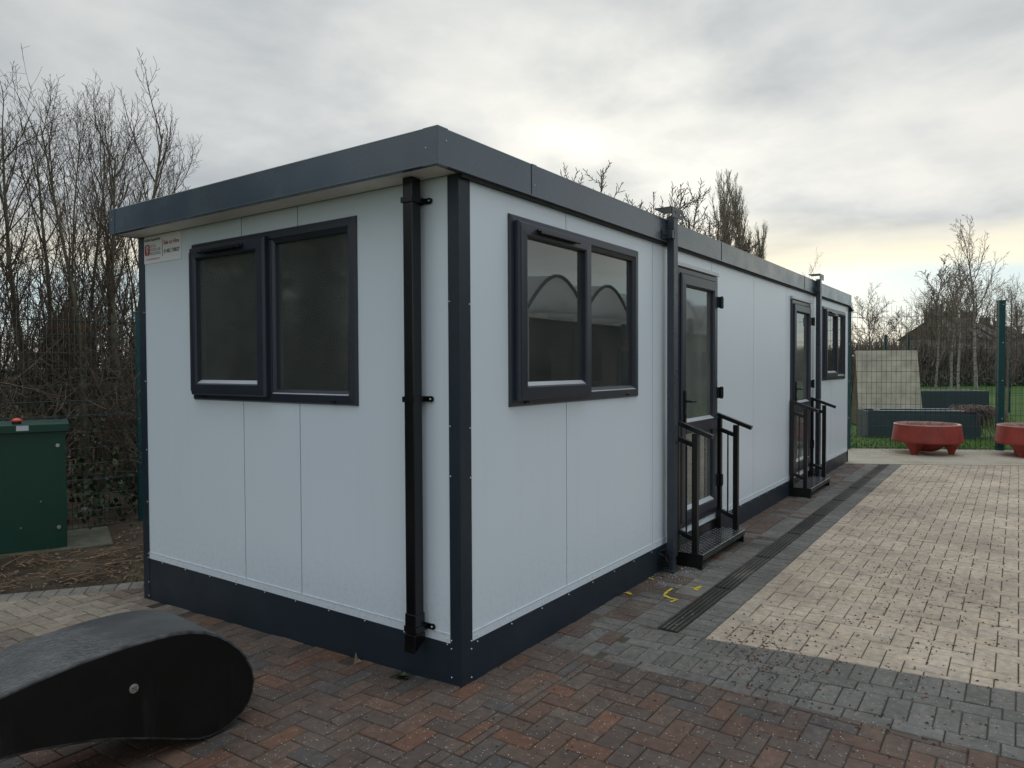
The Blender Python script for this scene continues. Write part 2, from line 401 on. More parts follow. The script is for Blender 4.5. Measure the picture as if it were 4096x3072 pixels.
def block(poly, colf, gap=.0027, cham=.0034):
    if len(poly) < 3 or area(poly) < .0012: return
    cx = sum(p[0] for p in poly)/len(poly); cy = sum(p[1] for p in poly)/len(poly)
    if -.02 < cx and cx < 9.86 and .06 < cy < 2.94: return
    def inset(d):
        o = []
        for p in poly:
            vx, vy = p[0]-cx, p[1]-cy
            sx = max(0, abs(vx)-d)*(1 if vx > 0 else -1); sy = max(0, abs(vy)-d)*(1 if vy > 0 else -1); o.append((cx+sx, cy+sy))
        return o
    if colf is red_col:
        c_ = red_col(); d_ = LEFT_D-(N1.x*cx+N1.y*cy); w_ = max(0, min(1, (1.55-d_+.7*mn.noise((cx*1.3, cy*1.3, 2)))/.8))*.75
        if cx > -.25: w_ *= max(0, 1-(cx+.25)/.3)
        kk = rng.uniform(.85, 1.15); colf = lambda: tuple(a_*(1-w_)+b_*w_*kk for a_, b_ in zip(c_, (.30, .252, .190)))
    dz = rng.gauss(0, .0011); tx = rng.gauss(0, .010); ty = rng.gauss(0, .010); c = colf(); n = len(poly)
    A = inset(gap); B = inset(gap+cham)
    zt = lambda x, y: gz(x, y)+dz+(x-cx)*tx+(y-cy)*ty
    base = len(pave.v)
    for (x, y) in A: pave.v.append((x, y, gz(x, y)-.016))
    for (x, y) in A: pave.v.append((x, y, zt(x, y)-.0035))
    for (x, y) in B: pave.v.append((x, y, zt(x, y)))
    for i in range(n):
        j = (i+1) % n
        pave.face((base+i, base+j, base+n+j, base+n+i), 0, c); pave.face((base+n+i, base+n+j, base+2*n+j, base+2*n+i), 0, c)
    pave.face([base+2*n+i for i in range(n)], 0, c)
def herring(x0, x1, y0, y1, cuts, colf, ox=0, oy=0):
    i0, i1 = int(math.floor((x0-ox)/.1))-1, int(math.ceil((x1-ox)/.1))+1; j0, j1 = int(math.floor((y0-oy)/.1))-1, int(math.ceil((y1-oy)/.1))+1
    for i in range(i0, i1):
        for j in range(j0, j1):
            k = (i-j) % 4; X = ox+i*.1; Y = oy+j*.1
            if k == 0: poly = [(X, Y), (X+.2, Y), (X+.2, Y+.1), (X, Y+.1)]
            elif k == 3: poly = [(X, Y), (X+.1, Y), (X+.1, Y+.2), (X, Y+.2)]
            else: continue
            for c in cuts:
                poly = clip(poly, *c)
                if len(poly) < 3: break
            else: block(poly, colf)
farcut = (NA.x, NA.y, FAR_D-.004)
leftcut = (N1.x, N1.y, LEFT_D-.205)
# buff field: near edge drifts from x=1.30 at y=-.77 to x=1.49 at y=-2.29
ex = .1263; eX = 1.302-.77*ex
herring(1.2, 11.9, -6, -.77, [(0, 1, -.77), (-1, -ex, -eX), farcut], buff_col, 0, .03)
# grey band: header / stretcher / header / stretcher rows between the red field and the buff field
lx = .035; lX = .715-1.08*lx
def band_cut(t0, t1):                                  # t measured from the buff edge towards the camera
    def line(t): k = t/.58; a = ex+(lx-ex)*k; c = eX+(lX-eX)*k; return a, c
    a0, c0 = line(t0); a1, c1 = line(t1)
    return [(1, a0, c0), (-1, -a1, -c1)]
for (t0, t1, L) in ((0, .195, .1), (.195, .29, .2), (.29, .485, .1), (.485, .58, .2)):
    n = int(6.2/L)
    for k in range(n):
        ya = -.36-k*L-(.05 if L > .15 else 0); poly = [(.3, ya-L), (2.2, ya-L), (2.2, ya), (.3, ya)]
        for c in band_cut(t0, t1)+[(-1, 0, -.3)]: poly = clip(poly, *c)
        if ya > -.77 and poly: poly = clip(poly, 1, 0, 1.30)
        block(poly, grey_col)
# soldier strips beside the channel drain and between it and the red margin
for (ya, yb) in ((-.77, -.61), (-.47, -.29)):
    k = 0
    while 1.30+k*.1 < 11:
        X = 1.30+k*.1; poly = clip([(X, ya), (X+.1, ya), (X+.1, yb), (X, yb)], *farcut); k += 1
        if poly: block(poly, (lambda: red_col() if (yb > -.4 and rng.random() < .18) else tuple(q*1.06 for q in grey_col())))
k = 0
for (ya, yb, L) in ((-.29, -.10, .1), (-.10, .06, .2)):
    for k in range(int(9/L)):
        X = 1.1+k*L; poly = clip([(X, ya), (X+L, ya), (X+L, yb), (X, yb)], *farcut)
        if poly and X > .9: block(poly, lambda: red_col() if rng.random() < .62 else tuple(q*.95 for q in grey_col()))
# small wedge between band head and strips (beyond the drain's near end)
for (xa, xb, L) in ((.70, .90, .1), (.90, 1.10, .1)):
    for k in range(3):
        ya = -.36+k*L
        block([(xa, ya), (xb, ya), (xb, ya+L), (xa, ya+L)], lambda: grey_col() if rng.random() < .55 else red_col())
for k in range(3): block([(1.10+k*.1, -.36+.0), (1.2+k*.1, -.36), (1.2+k*.1, -.29), (1.10+k*.1, -.29)], grey_col)
# red brindle field (near side, in front of the short wall)
herring(-3.6, .8, -6, -.36, [(0, 1, -.36), (1, lx, lX), leftcut], red_col)
herring(-3.6, .70, -.36, 4.6, [(0, -1, .36), (1, 0, .70), leftcut], red_col)
herring(.70, 1.10, -.06, .1, [(0, -1, .06), (1, 0, 1.10), (-1, 0, -.70), (0, 1, .1)], red_col)
# border course along the soil bed
s = -.3
while s < 8:
    P = [N1*(LEFT_D-.2)+E1*s, N1*(LEFT_D-.2)+E1*(s+.1), N1*LEFT_D+E1*(s+.1), N1*LEFT_D+E1*s]
    poly = [(p.x, p.y) for p in P]
    k = rng.uniform(.85, 1.2); cx = sum(p[0] for p in poly)/4
    base = len(pave.v); q = [Vector((p[0], p[1])) for p in poly]; cc = sum(q, Vector((0, 0)))/4
    for (f, z) in ((.955, -.016), (.955, -.0035), (.90, 0)):
        for p in q: w = cc+(p-cc)*f; pave.v.append((w.x, w.y, gz(w.x, w.y)+z+rng.gauss(0, .0006)))
    col = (.165*k, .150*k, .125*k)
    for i in range(4):
        j = (i+1) % 4
        pave.face((base+i, base+j, base+4+j, base+4+i), 0, col); pave.face((base+4+i, base+4+j, base+8+j, base+8+i), 0, col)
    pave.face([base+8+i for i in range(4)], 0, col); s += .1
struct(pave.build('block_paving', M['block']))
# bedding sand between the blocks
b = MB(); NX, NY = 60, 50
for j in range(NY+1):
    for i in range(NX+1):
        x = -4+16.5*i/NX; y = -6.5+11.5*j/NY
        z = gz(x, y)-.0065
        if (x < .6 and N1.x*x+N1.y*y > LEFT_D+.05) or NA.x*x+NA.y*y > FAR_D+.2: z -= .12
        b.vert((x, y, z))
for j in range(NY):
    for i in range(NX):
        a = j*(NX+1)+i; b.face((a, a+1, a+NX+2, a+NX+1))
struct(b.build('joint_sand', M['sand'], smooth=True, recalc=False))

# ------------------------------------------------------------------ the cabin
LX, WY, ZS, ZT, ZF, ZR = 9.88, 3.0, .208, 2.535, 2.540, 2.711
cabin = thing('modular_building', 'pale grey flat roofed modular cabin with anthracite trim on block paving', 'building', (0, 0, 0))
def shortf(p): return (-p[1], WY-p[0], p[2])          # (u, out, z) on the short wall, u from its left end
def longf(p): return (p[0], -p[1], p[2])              # (u, out, z) on the long wall
WIN_S = (.685, 1.382); WIN_A = (.415, 1.376); WIN_B = (7.985, 1.376); WW, WH = 1.60, 1.045
DOOR_A, DOOR_B, DW, DZ0, DZ1 = 2.715, 6.275, .945, .262, 2.392

def wall(name, xf, length, seams, holes, t=.045, ZT=ZT):
    """sheeted wall: panels with open joints over a dark backing, openings left out"""
    b = MB(xf); g = .0036
    us = sorted(set([0, length]+seams))
    for a, c in zip(us[:-1], us[1:]):
        a2 = a+(g if a > 0 else 0); c2 = c-(g if c < length else 0)
        cuts = sorted(set([a2, c2]+[h for H in holes for h in (H[0], H[1]) if a2 < h < c2]))
        for p, q in zip(cuts[:-1], cuts[1:]):
            mid = (p+q)/2; hs = [H for H in holes if H[0] < mid < H[1]]; z = ZS
            segs = []
            for H in sorted(hs, key=lambda h: h[2]):
                segs.append((z, H[2])); z = H[3]
            segs.append((z, ZT))
            for (z0, z1) in segs:
                if z1-z0 > .002:
                    b.box(p, q, -.006, 0, z0, z1, 0); b.box(p, q, -t, -.0065, z0, z1, 1)
    return b.build(name, [M['panel'], M['backing']], cabin)
seam_l = [1.025, 2.285, 3.553, 4.815, 6.087, 7.322, 8.595]
seam_s = [1.231, 1.782]
wall('wall', longf, LX, seam_l, [(WIN_A[0]+.03, WIN_A[0]+WW-.03, WIN_A[1]+.03, WIN_A[1]+WH-.03), (WIN_B[0]+.03, WIN_B[0]+WW-.03, WIN_B[1]+.03, WIN_B[1]+WH-.03),
     (DOOR_A+.02, DOOR_A+DW-.02, DZ0+.01, DZ1-.02), (DOOR_B+.02, DOOR_B+DW-.02, DZ0+.01, DZ1-.02)])
wall('wall', shortf, WY, seam_s, [(WIN_S[0]+.03, WIN_S[0]+WW-.03, WIN_S[1]+.03, WIN_S[1]+WH-.03)], ZT=ZF+.0032)
b = MB()
b.box(LX-.05, LX, .002, WY-.047, ZS, ZT); b.build('wall', M['panel'], cabin)
# back wall with a window opening that lets daylight through
b = MB()
for (x0, x1, z0, z1) in ((0, 1.9, ZS, ZT), (3.1, LX, ZS, ZT), (1.9, 3.1, ZS, 1.35), (1.9, 3.1, 2.2, ZT)): b.box(x0, x1, WY-.045, WY, z0, z1)
b.build('wall', M['panel'], cabin)
# interior
b = MB(); b.box(.05, LX-.05, .05, WY-.05, ZS+.02, ZS+.05); b.build('floor', M['inner_floor'], cabin)
b = MB(); b.box(.05, LX-.05, .05, WY-.05, 2.46, 2.48); b.build('ceiling', M['inner_wall'], cabin)
b = MB()
b.box(.0462, .056, .05, .70, ZS+.05, 2.46); b.box(.0462, .056, 2.29, 2.94, ZS+.05, 2.46); b.box(.0462, .056, .70, 2.29, ZS+.05, 1.40); b.box(.0462, .056, .70, 2.29, 2.40, 2.46)
b.box(4.6, 4.66, .05, 2.1, ZS+.05, 2.46); b.box(4.6, 4.66, 2.85, 2.94, ZS+.05, 2.46); b.box(4.6, 4.66, 2.1, 2.85, 2.2, 2.46)
for (x0, x1, z0, z1) in ((.06, 1.93, ZS+.05, 2.46), (3.07, LX-.06, ZS+.05, 2.46), (1.93, 3.07, ZS+.05, 1.38), (1.93, 3.07, 2.17, 2.46)): b.box(x0, x1, WY-.056, WY-.047, z0, z1)
b.build('inner_wall', M['inner_wall'], cabin)
b = MB(); b.box(4.585, 4.62, 2.1, 2.85, ZS+.05, 2.2); idoor = b.build('inner_door', M['inner_door'], cabin, bevel=.003)
# white drip strip with rivets along the foot of the sheeting
for (nm, xf, a, c, step, off) in (('base_strip', longf, .0835, LX-.02, .305, .127), ('base_strip', shortf, .063, WY-.0655, .305, .087)):
    b = MB(xf); b.ring(0, 0, 0, 0, [(0, 0)]) if False else None
    b.box(a, c, 0.0005, .0022, ZS-.004, .252, 0)
    b.box(a, c, 0.0022, .0042, .2475, .252, 0)
    u = off if xf is longf else 2.913
    while a < u < c:
        b.rivet((u, .0022, .222), (0, 1, 0), .0042, 1); u += step if xf is longf else -.297
    b.build(nm, [M['panel'], M['rivet']], cabin)
# skirting
b = MB(longf); b.box(.084, LX+.004, -.03, .003, -.2, ZS-.0045, 0)
u = .127
while u < LX-.1: b.rivet((u, .003, .190), (0, 1, 0), .0045, 1); u += .3055
b.build('skirting', [M['trim'], M['rivet']], cabin)
b = MB(shortf); b.box(.063, WY-.0655, -.03, .003, -.3, ZS-.0045, 0)
u = 2.913
while u > .1: b.rivet((u, .003, .197), (0, 1, 0), .0045, 1); u -= .297
b.build('skirting', [M['trim'], M['rivet']], cabin)
# corner trims
b = MB(); b.poly([(-.006, .065, -.3), (-.006, .065, ZF), (-.006, -.006, ZF), (-.006, -.006, -.3)]); b.poly([(-.006, -.006, -.3), (-.006, -.006, ZF), (.0835, -.006, ZF), (.0835, -.006, -.3)])
b.poly([(.0835, -.006, -.3), (.0835, -.006, ZF), (.0835, .01, ZF), (.0835, .01, -.3)]); b.poly([(-.006, .065, -.3), (-.006, .065, ZF), (.01, .065, ZF), (.01, .065, -.3)])
for z in (.036, .181, .222, 1.05, 1.30, 1.92):
    b.rivet((-.006, .057, z), (-1, 0, 0), .0045, 1); b.rivet((.074, -.006, z-.012), (0, -1, 0), .0045, 1)
ct = b.build('corner_trim', [M['trim'], M['rivet']], cabin)
b = MB(); b.box(-.006, .01, WY-.066, WY+.006, -.3, ZF); b.box(-.006, .08, WY+.0065, WY+.012, -.3, ZF)
for z in (-.07, .03, .21, .24, .62, 1.0, 1.5, 2.0): b.rivet((-.006, WY-.058, z), (-1, 0, 0), .0045, 1)
b.build('corner_trim', [M['trim'], M['rivet']], cabin)
b = MB(); b.box(LX+.0005, LX+.006, -.006, .07, -.1, ZF); b.box(LX-.024, LX+.006, -.010, -.0062, -.1, ZF); b.build('corner_trim', M['trim'], cabin)
# fascia: long front, short front, back and far end
FX0, FY0 = -.2016, -.0406
def fascia_run(name, boxes, laps, rv):
    b = MB()
    for q in boxes: b.box(*q)
    for q in laps: b.box(*q)
    for (c, n) in rv: b.rivet(c, n, .005, 1)
    return b.build(name, [M['fascia'], M['rivet']], cabin, bevel=.0018, seg=1)
segs = [-.2016, .588, 3.70, 6.80, 9.908]
bx = []; lp = []
for a, c in zip(segs[:-1], segs[1:]):
    bx.append((a+.0015, c-.0015, FY0, FY0+.012, ZF, ZR)); bx.append((a+.0015, c-.0015, FY0+.0122, FY0+.034, ZF, ZF+.003)); bx.append((a+.0015, c-.0015, FY0-.004, FY0-.0002, ZF, ZF+.010))
for u in (.612, 3.724, 6.824): lp.append((u-.024, u+.024, FY0-.0042, FY0-.0003, ZF-.001, ZR+.006))
lp.append((FX0-.0035, FX0+.072, FY0-.0062, FY0-.0043, ZF-.003, ZR+.005))
fascia_run('fascia', bx, lp, [((.612, FY0-.0042, 2.60), (0, -1, 0)), ((3.724, FY0-.0042, 2.63), (0, -1, 0)), ((-.145, FY0-.0062, 2.655), (0, -1, 0))])
bx = [(FX0, FX0+.012, FY0+.0125, WY+.016, ZF, ZR), (FX0+.0122, FX0+.03, FY0+.04, WY+.01, ZF, ZF+.003), (FX0-.0035, FX0-.0002, FY0+.1, WY-.03, ZF, ZF+.008)]
lp = [(FX0-.0042, FX0-.0003, FY0-.004, FY0+.085, ZF-.003, ZR+.005), (FX0-.0042, FX0-.0003, WY-.045, WY+.018, ZF-.003, ZR+.003)]
fascia_run('fascia', bx, lp, [((FX0-.0042, FY0+.065, 2.62), (-1, 0, 0)), ((FX0-.0042, WY-.02, 2.64), (-1, 0, 0))])
fascia_run('fascia', [(FX0+.013, 9.908, WY+.004, WY+.016, ZF, ZR), (9.896, 9.9075, FY0+.013, WY+.003, ZF, ZR)], [], [])
b = MB(); b.box(FX0-.001, 9.907, FY0-.001, FY0+.03, ZR+.0005, ZR+.0042); b.box(FX0-.001, FX0+.03, FY0+.0302, WY+.017, ZR+.0005, ZR+.0042); b.build('roof_edge', M['bead'], cabin)  # pale strip painted in for the sky highlight along the roof edge
b = MB(); b.box(FX0+.0125, -.0075, FY0+.036, WY+.003, ZF+.0035, ZF+.010); b.build('soffit', M['soffit'], cabin)
b = MB(); b.box(0.0, LX, FY0+.013, -.0008, ZT-.012, ZF+.004); b.build('shadow_gap', M['backing'], cabin)  # black strip painted in for the shaded gap below the long fascia
b = MB(); b.box(FX0+.013, 9.895, FY0+.013, WY+.003, ZR-.03, ZR-.012); b.build('roof', M['roof'], cabin)

def window(xf, u0, z0, notice=False, gm='glass'):
    X = lambda p: xf((p[0]+u0, p[1], p[2]+z0))
    b = MB(X)
    b.ring(0, WW, 0, WH, [(0, -.04), (0, .004), (.008, .016), (.052, .020), (.058, .014), (.058, -.045)], 0)
    b.box(.765, .865, -.045, .020, .059, WH-.059, 0)                       # mullion
    fr = b.build('window', M['upvc'], cabin, bevel=.002)
    # opening sash on the left, fixed light on the right
    b = MB(X); b.ring(.035, .845-.005, .035, WH-.035, [(0, .0205), (0, .044), (.012, .055), (.070, .058), (.078, .050), (.078, -.02)], 0)
    b.box(.045, .065, .056, .059, .06, .98, 0)
    sash = b.build('sash', M['upvc'], fr, bevel=.0015)
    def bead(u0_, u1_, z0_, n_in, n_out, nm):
        b = MB(X); b.poly([(u0_, n_out, z0_), (u1_, n_out, z0_), (u1_, n_in, z0_+.020), (u0_, n_in, z0_+.020)]); b.poly([(u0_, n_out, z0_-.002), (u1_, n_out, z0_-.002), (u1_, n_out, z0_), (u0_, n_out, z0_)]); return b.build(nm, M['bead'], fr)  # bead coloured pale to stand in for sky light on its slope
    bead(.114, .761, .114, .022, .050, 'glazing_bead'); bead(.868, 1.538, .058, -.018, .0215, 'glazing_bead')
    b = MB(X); b.ring(.866, WW-.058, .058, WH-.058, [(0, .0145), (.022, .004), (.026, -.02)], 0); b.build('fixed_frame', M['upvc'], fr)
    b = MB(X); b.box(.112, .762, .018, .0215, .112, WH-.112); b.build('pane', M[gm], fr)
    b = MB(X); b.box(.866, 1.542, -.022, -.0185, .058, WH-.058); b.build('pane', M[gm], fr)
    b = MB(X); b.box(.20, .64, .058, .070, .962, .982); b.box(.20, .64, .070, .092, .957, .968); b.box(.195, .215, .07, .093, .955, .972); b.build('trickle_vent', M['black_plastic'], fr, bevel=.002)
    for u in (.13, 1.40):
        b = MB(X); b.box(u, u+.035, .018, .03, .014, .026); b.build('drain_cap', M['black_plastic'], fr, bevel=.002)
    if notice:
        b = MB(X); b.box(1.425, 1.525, -.0245, -.0225, .330, .415, 0); b.box(1.425, 1.525, -.0222, -.0219, .330, .355, 1)
        c = (1.475, -.0220, .386)
        for k in range(20):
            a0 = 2*math.pi*k/20; a1 = 2*math.pi*(k+1)/20
            b.poly([(c[0]+r*math.cos(a), c[1], c[2]+r*math.sin(a)) for (r, a) in ((.018, a0), (.024, a0), (.024, a1), (.018, a1))], 1)
        b.poly([(c[0]-.017, c[1], c[2]+.012), (c[0]-.012, c[1], c[2]+.017), (c[0]+.017, c[1], c[2]-.012), (c[0]+.012, c[1], c[2]-.017)], 1)
        b.box(c[0]-.013, c[0]+.013, -.02245, -.0222, c[2]-.003, c[2]+.003, 2)
        b.build('notice', [M['white_board'], M['sign_red'], M['sign_black']], fr, recalc=False)
    return fr
window(shortf, *WIN_S, gm='film_glass'); window(longf, WIN_A[0], WIN_A[1], True); window(longf, *WIN_B)

def door(u0):
    X = lambda p: longf((p[0]+u0, p[1], p[2]+DZ0)); H = DZ1-DZ0
    b = MB(X); b.ring(0, DW, 0, H, [(0, -.04), (0, .012), (.006, .022), (.046, .024), (.050, .018), (.050, -.045)], 0)
    fr = b.build('door', M['upvc'], cabin, bevel=.002)
    b = MB(X); b.ring(.052, DW-.052, .052, H-.052, [(0, .006), (0, .034), (.010, .042), (.082, .044), (.094, .030), (.094, -.02)], 0)
    b.box(.15, DW-.15, -.02, .043, .775, .868, 0)
    leaf = b.build('door_leaf', M['upvc'], fr, bevel=.0015)
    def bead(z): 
        b = MB(X); b.poly([(.147, .043, z), (DW-.147, .043, z), (DW-.147, .006, z+.024), (.147, .006, z+.024)]); b.build('glazing_bead', M['bead'], fr)  # pale colour here is the sky's light on the sloping bead
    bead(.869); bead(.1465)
    b = MB(X); b.box(.145, DW-.145, .002, .0055, .868, H-.146); b.build('pane', M['door_glass'], fr)
    b = MB(X); b.box(.145, DW-.145, .002, .0055, .146, .775); b.build('pane', M['door_glass'], fr)
    b = MB(X); b.box(-.01, DW+.01, .0005, .034, H+.004, H+.016); b.box(-.01, DW+.01, .0005, .028, H+.016, H+.040); b.build('drip_bar', M['bead'], fr, bevel=.003)
    b = MB(X); b.box(.085, .117, .0445, .056, .87, 1.135); b.tube([(.101, .056, 1.045), (.101, .098, 1.045)], .010, 8); b.bar((.094, .098, 1.045), (.215, .098, 1.040), .016, .020)
    b.cyl((.101, .056, .925), (.101, .063, .925), .011, 10); b.build('handle', M['black_plastic'], fr, bevel=.003)
    for z in (.30, 1.09, 1.90):
        b = MB(X); b.box(DW-.075, DW-.005, .0445, .056, z-.05, z+.05); b.box(DW-.042, DW+.018, .056, .072, z-.045, z+.045); b.cyl((DW-.02, .066, z-.055), (DW-.02, .066, z+.055), .013, 10)
        b.build('hinge', M['black_plastic'], fr, bevel=.003)
    return fr
door(DOOR_A); door(DOOR_B)

# rainwater pipe on the short wall
def pipe():
    b = MB(); b.box(-.100, -.035, .215, .279, .30, 2.5425)
    p = b.build('downpipe', M['black_plastic'], cabin, bevel=.004)
    b = MB(); b.box(-.104, -.031, .211, .283, .262, .345); 
    b.box(-.100, -.035, .214, .280, .235, .2615)
    n = len(b.v)
    for q in ((-.106,.243),(-.030,.243),(-.030,.205),(-.112,.150)): b.v.extend([(q[0], .210, q[1]), (q[0], .284, q[1])])
    for k in range(4): b.face((n+2*k, n+2*((k+1) % 4), n+2*((k+1) % 4)+1, n+2*k+1))
    b.face((n, n+2, n+4, n+6)); b.face((n+1, n+7, n+5, n+3))
    b.build('pipe_shoe', M['black_plastic'], p, bevel=.004)
    for z in (2.432, 1.433, .268):
        b = MB(); b.box(-.1075, -.1045, .208, .286, z-.014, z+.014); b.box(-.1045, -.012, .2065, .2105, z-.014, z+.014); b.box(-.1045, -.012, .2835, .2875, z-.014, z+.014)
        b.box(-.0118, -.0035, .178, .2875, z-.014, z+.014); b.cyl((-.0118, .180, z), (-.0035, .180, z), .0155, 14); b.rivet((-.0118, .182, z), (-1, 0, 0), .006, 1)
        b.build('pipe_bracket', [M['black_plastic'], M['rivet']], p)
pipe()
# small floodlight under the far end of the fascia
b = MB(); b.box(9.909, 9.955, -.01, .05, 2.49, 2.53); b.obox((9.975, -.02, 2.49), (1, 0, 0), (0, 1, -.5), (0, .5, 1), .05, .03, .035)
b.build('floodlight', M['black_plastic'], cabin, bevel=.004)

# ------------------------------------------------------------------ supplier's sign
sb = thing('sign_board', 'white hire sign with red logo at top left of the short cabin wall', 'sign', (-.003, 2.70, 2.446))
b = MB(); b.box(-.0045, -.0012, 2.454, 2.943, 2.3465, 2.5395); b.build('board', M['white_board'], sb, bevel=.0008, seg=1)
def lettering(name, txt, yl, yr, zb, zt, mat, bold=.0):
    cu = bpy.data.curves.new(name, 'FONT'); cu.body = txt; cu.size = 1; cu.offset = bold; cu.resolution_u = 3; cu.fill_mode = 'FRONT'
    t = bpy.data.objects.new(name+'_curve', cu); COL.objects.link(t); bpy.context.view_layer.update()
    dg = bpy.context.evaluated_depsgraph_get(); me = bpy.data.meshes.new_from_object(t.evaluated_get(dg)); bpy.data.objects.remove(t)
    xs = [v.co.x for v in me.vertices]; ys = [v.co.y for v in me.vertices]; x0, x1, y0, y1 = min(xs), max(xs), min(ys), max(ys)
    for v in me.vertices:
        u = (v.co.x-x0)/(x1-x0); w = (v.co.y-y0)/(y1-y0)
        v.co = (-.0053, yl+(yr-yl)*u, zb+(zt-zb)*w)
    me.name = name; me.materials.clear(); me.materials.append(mat)
    o = bpy.data.objects.new(name, me); COL.objects.link(o); o.parent = sb; o.matrix_parent_inverse = sb.matrix_world.inverted(); return o
lettering('lettering', 'Building Supplied By:', 2.924, 2.712, 2.499, 2.524, M['sign_black'], .02)
lettering('lettering', 'EXCEL', 2.846, 2.770, 2.458, 2.479, M['sign_red'])
lettering('lettering', 'MODULAR', 2.846, 2.713, 2.431, 2.452, M['sign_black'])
lettering('lettering', 'BUILDINGS', 2.846, 2.713, 2.404, 2.425, M['sign_black'])
lettering('lettering', 'Sale or Hire', 2.672, 2.474, 2.463, 2.493, M['sign_red'], .025)
lettering('lettering', '01482 738027', 2.667, 2.468, 2.403, 2.431, M['sign_black'], .02)
lettering('lettering', 'www.excelmodular.co.uk', 2.906, 2.724, 2.371, 2.385, M['sign_red'], .01)
b = MB(); b.box(-.0056, -.0047, 2.6865, 2.6905, 2.386, 2.506); b.build('divider', M['sign_black'], sb)
# round-cornered red emblem holding a white e-shaped head
b = MB(); lo = []; cy, cz, hw, hh, r = 2.889, 2.443, .035, .040, .022
for (sy, sz, a0) in ((1, 1, 0), (-1, 1, 90), (-1, -1, 180), (1, -1, 270)):
    for k in range(6):
        a = R(a0+90*k/5); lo.append((-.0054, cy-(sy*(hw-r)+r*math.cos(a)), cz+sz*(hh-r)+r*math.sin(a)))
b.poly(lo, 0)
x = -.0058
el = [(x, cy-.018*math.cos(2*math.pi*k/20), cz+.012+.020*math.sin(2*math.pi*k/20)) for k in range(20)]; b.poly(el, 1)
b.poly([(x, cy+.014, cz), (x, cy-.014, cz), (x, cy-.003, cz-.022), (x, cy-.003, cz-.041), (x, cy+.003, cz-.041), (x, cy+.003, cz-.022)], 1)
x = -.0062
b.poly([(x, cy-.009*math.cos(math.pi*k/10), cz+.014+.009*math.sin(math.pi*k/10)) for k in range(11)], 0)
b.poly([(x, cy+.010, cz+.010), (x, cy-.018, cz+.010), (x, cy-.017, cz+.005), (x, cy+.008, cz+.005), (x, cy+.006, cz), (x, cy-.009, cz-.002), (x, cy-.006, cz-.005), (x, cy+.010, cz-.002)], 0)
b.build('logo', [M['sign_red'], M['white_board']], sb, recalc=False)

# ------------------------------------------------------------------ steel posts standing against the long wall
def post(x, label):
    t = thing('steel_post', label, 'post', (x+.042, -.072, gz(x, 0)), 'grey steel posts against the long wall')
    z0 = gz(x, 0)
    b = MB(); b.box(x, x+.084, -.1, -.0445, z0+.11, 2.735); b.build('shaft', M['grey_steel'], t, bevel=.004)
    b = MB(); b.box(x+.008, x+.076, -.092, -.052, z0+.012, z0+.125, 0); b.box(x-.03, x+.11, -.115, -.006, z0+.004, z0+.014, 0); b.build('foot', M['grey_steel'], t, bevel=.003)
    b = MB()                                    # cap: angle iron with two bolt holes
    xa, xb, za, zb, y = x-.045, x+.175, 2.722, 2.795, -.106
    hc = [(x+.012, 2.762), (x+.128, 2.762)]
    def holed(u0, u1, c):
        n = 24; r = .0135; ring = []; out = []
        for k in range(n):
            a = 2*math.pi*k/n; ring.append((c[0]+r*math.cos(a), y, c[1]+r*math.sin(a)))
            dx, dz = math.cos(a), math.sin(a); tx = ((u1-c[0]) if dx > 0 else (u0-c[0]))/dx if abs(dx) > 1e-6 else 1e9; tz = ((zb-c[1]) if dz > 0 else (za-c[1]))/dz if abs(dz) > 1e-6 else 1e9
            q = min(tx, tz); out.append((c[0]+dx*q, y, c[1]+dz*q))
        for k in range(n):
            j = (k+1) % n; b.poly([ring[k], ring[j], out[j], out[k]], 0)
            b.poly([ring[k], ring[j], (ring[j][0], y+.006, ring[j][2]), (ring[k][0], y+.006, ring[k][2])], 0)
        for (sx, sz) in ((u0, za), (u0, zb), (u1, za), (u1, zb)):
            near = sorted(out, key=lambda p: abs(p[0]-sx)+abs(p[2]-sz)); e1 = [p for p in out if abs(p[0]-sx) < 1e-6]; e2 = [p for p in out if abs(p[2]-sz) < 1e-6]
            p1 = min(e1, key=lambda p: abs(p[2]-sz)); p2 = min(e2, key=lambda p: abs(p[0]-sx)); b.poly([p1, (sx, y, sz), p2], 0)
    mid = (xa+xb)/2; holed(xa, mid, hc[0]); holed(mid, xb, hc[1])
    b.box(xa, xb, y+.0002, .045, zb, zb+.006, 0); b.box(xa, x-.002, y+.0065, y+.007, za, zb-.001, 0)
    b.build('cap', M['grey_steel'], t, recalc=False)
    b = MB(); b.box(x-.10, x-.045, -.0525, -.0475, 2.555, 2.628, 0); b.box(x-.045, x-.038, -.098, -.0475, 2.562, 2.622, 0); b.box(x-.0378, x+.002, -.104, -.098, 2.562, 2.622, 0)
    b.cyl((x-.075, -.0525, 2.59), (x-.075, -.066, 2.59), .011, 6, 0); b.box(x+.0, x+.02, -.1062, -.1012, 2.562, 2.622, 0)
    b.build('bracket', M['grey_steel'], t, bevel=.002)
    b = MB(); zz = z0+.165                        # bolted clamp and loose cable ties at the foot
    b.box(x-.075, x-.002, -.062, -.052, z0+.05, z0+.14); b.box(x-.09, x-.075, -.10, -.006, z0+.06, z0+.075); b.cyl((x-.05, -.075, z0+.09), (x-.05, -.03, z0+.09), .009, 8)
    b.tube([(x-.07, -.02, zz), (x-.05, -.075, zz+.03), (x-.02, -.108, zz-.02), (x+.01, -.112, zz+.02)], .004, 6); b.tube([(x-.08, -.012, zz-.01), (x-.055, -.06, zz-.04), (x-.06, -.08, zz-.08)], .004, 6)
    b.build('clamp', M['black_steel'], t)
    return t
post(2.455, 'grey steel box post beside the nearer glazed door, bracketed to the fascia')
post(7.400, 'grey steel box post between the farther glazed door and the end window')

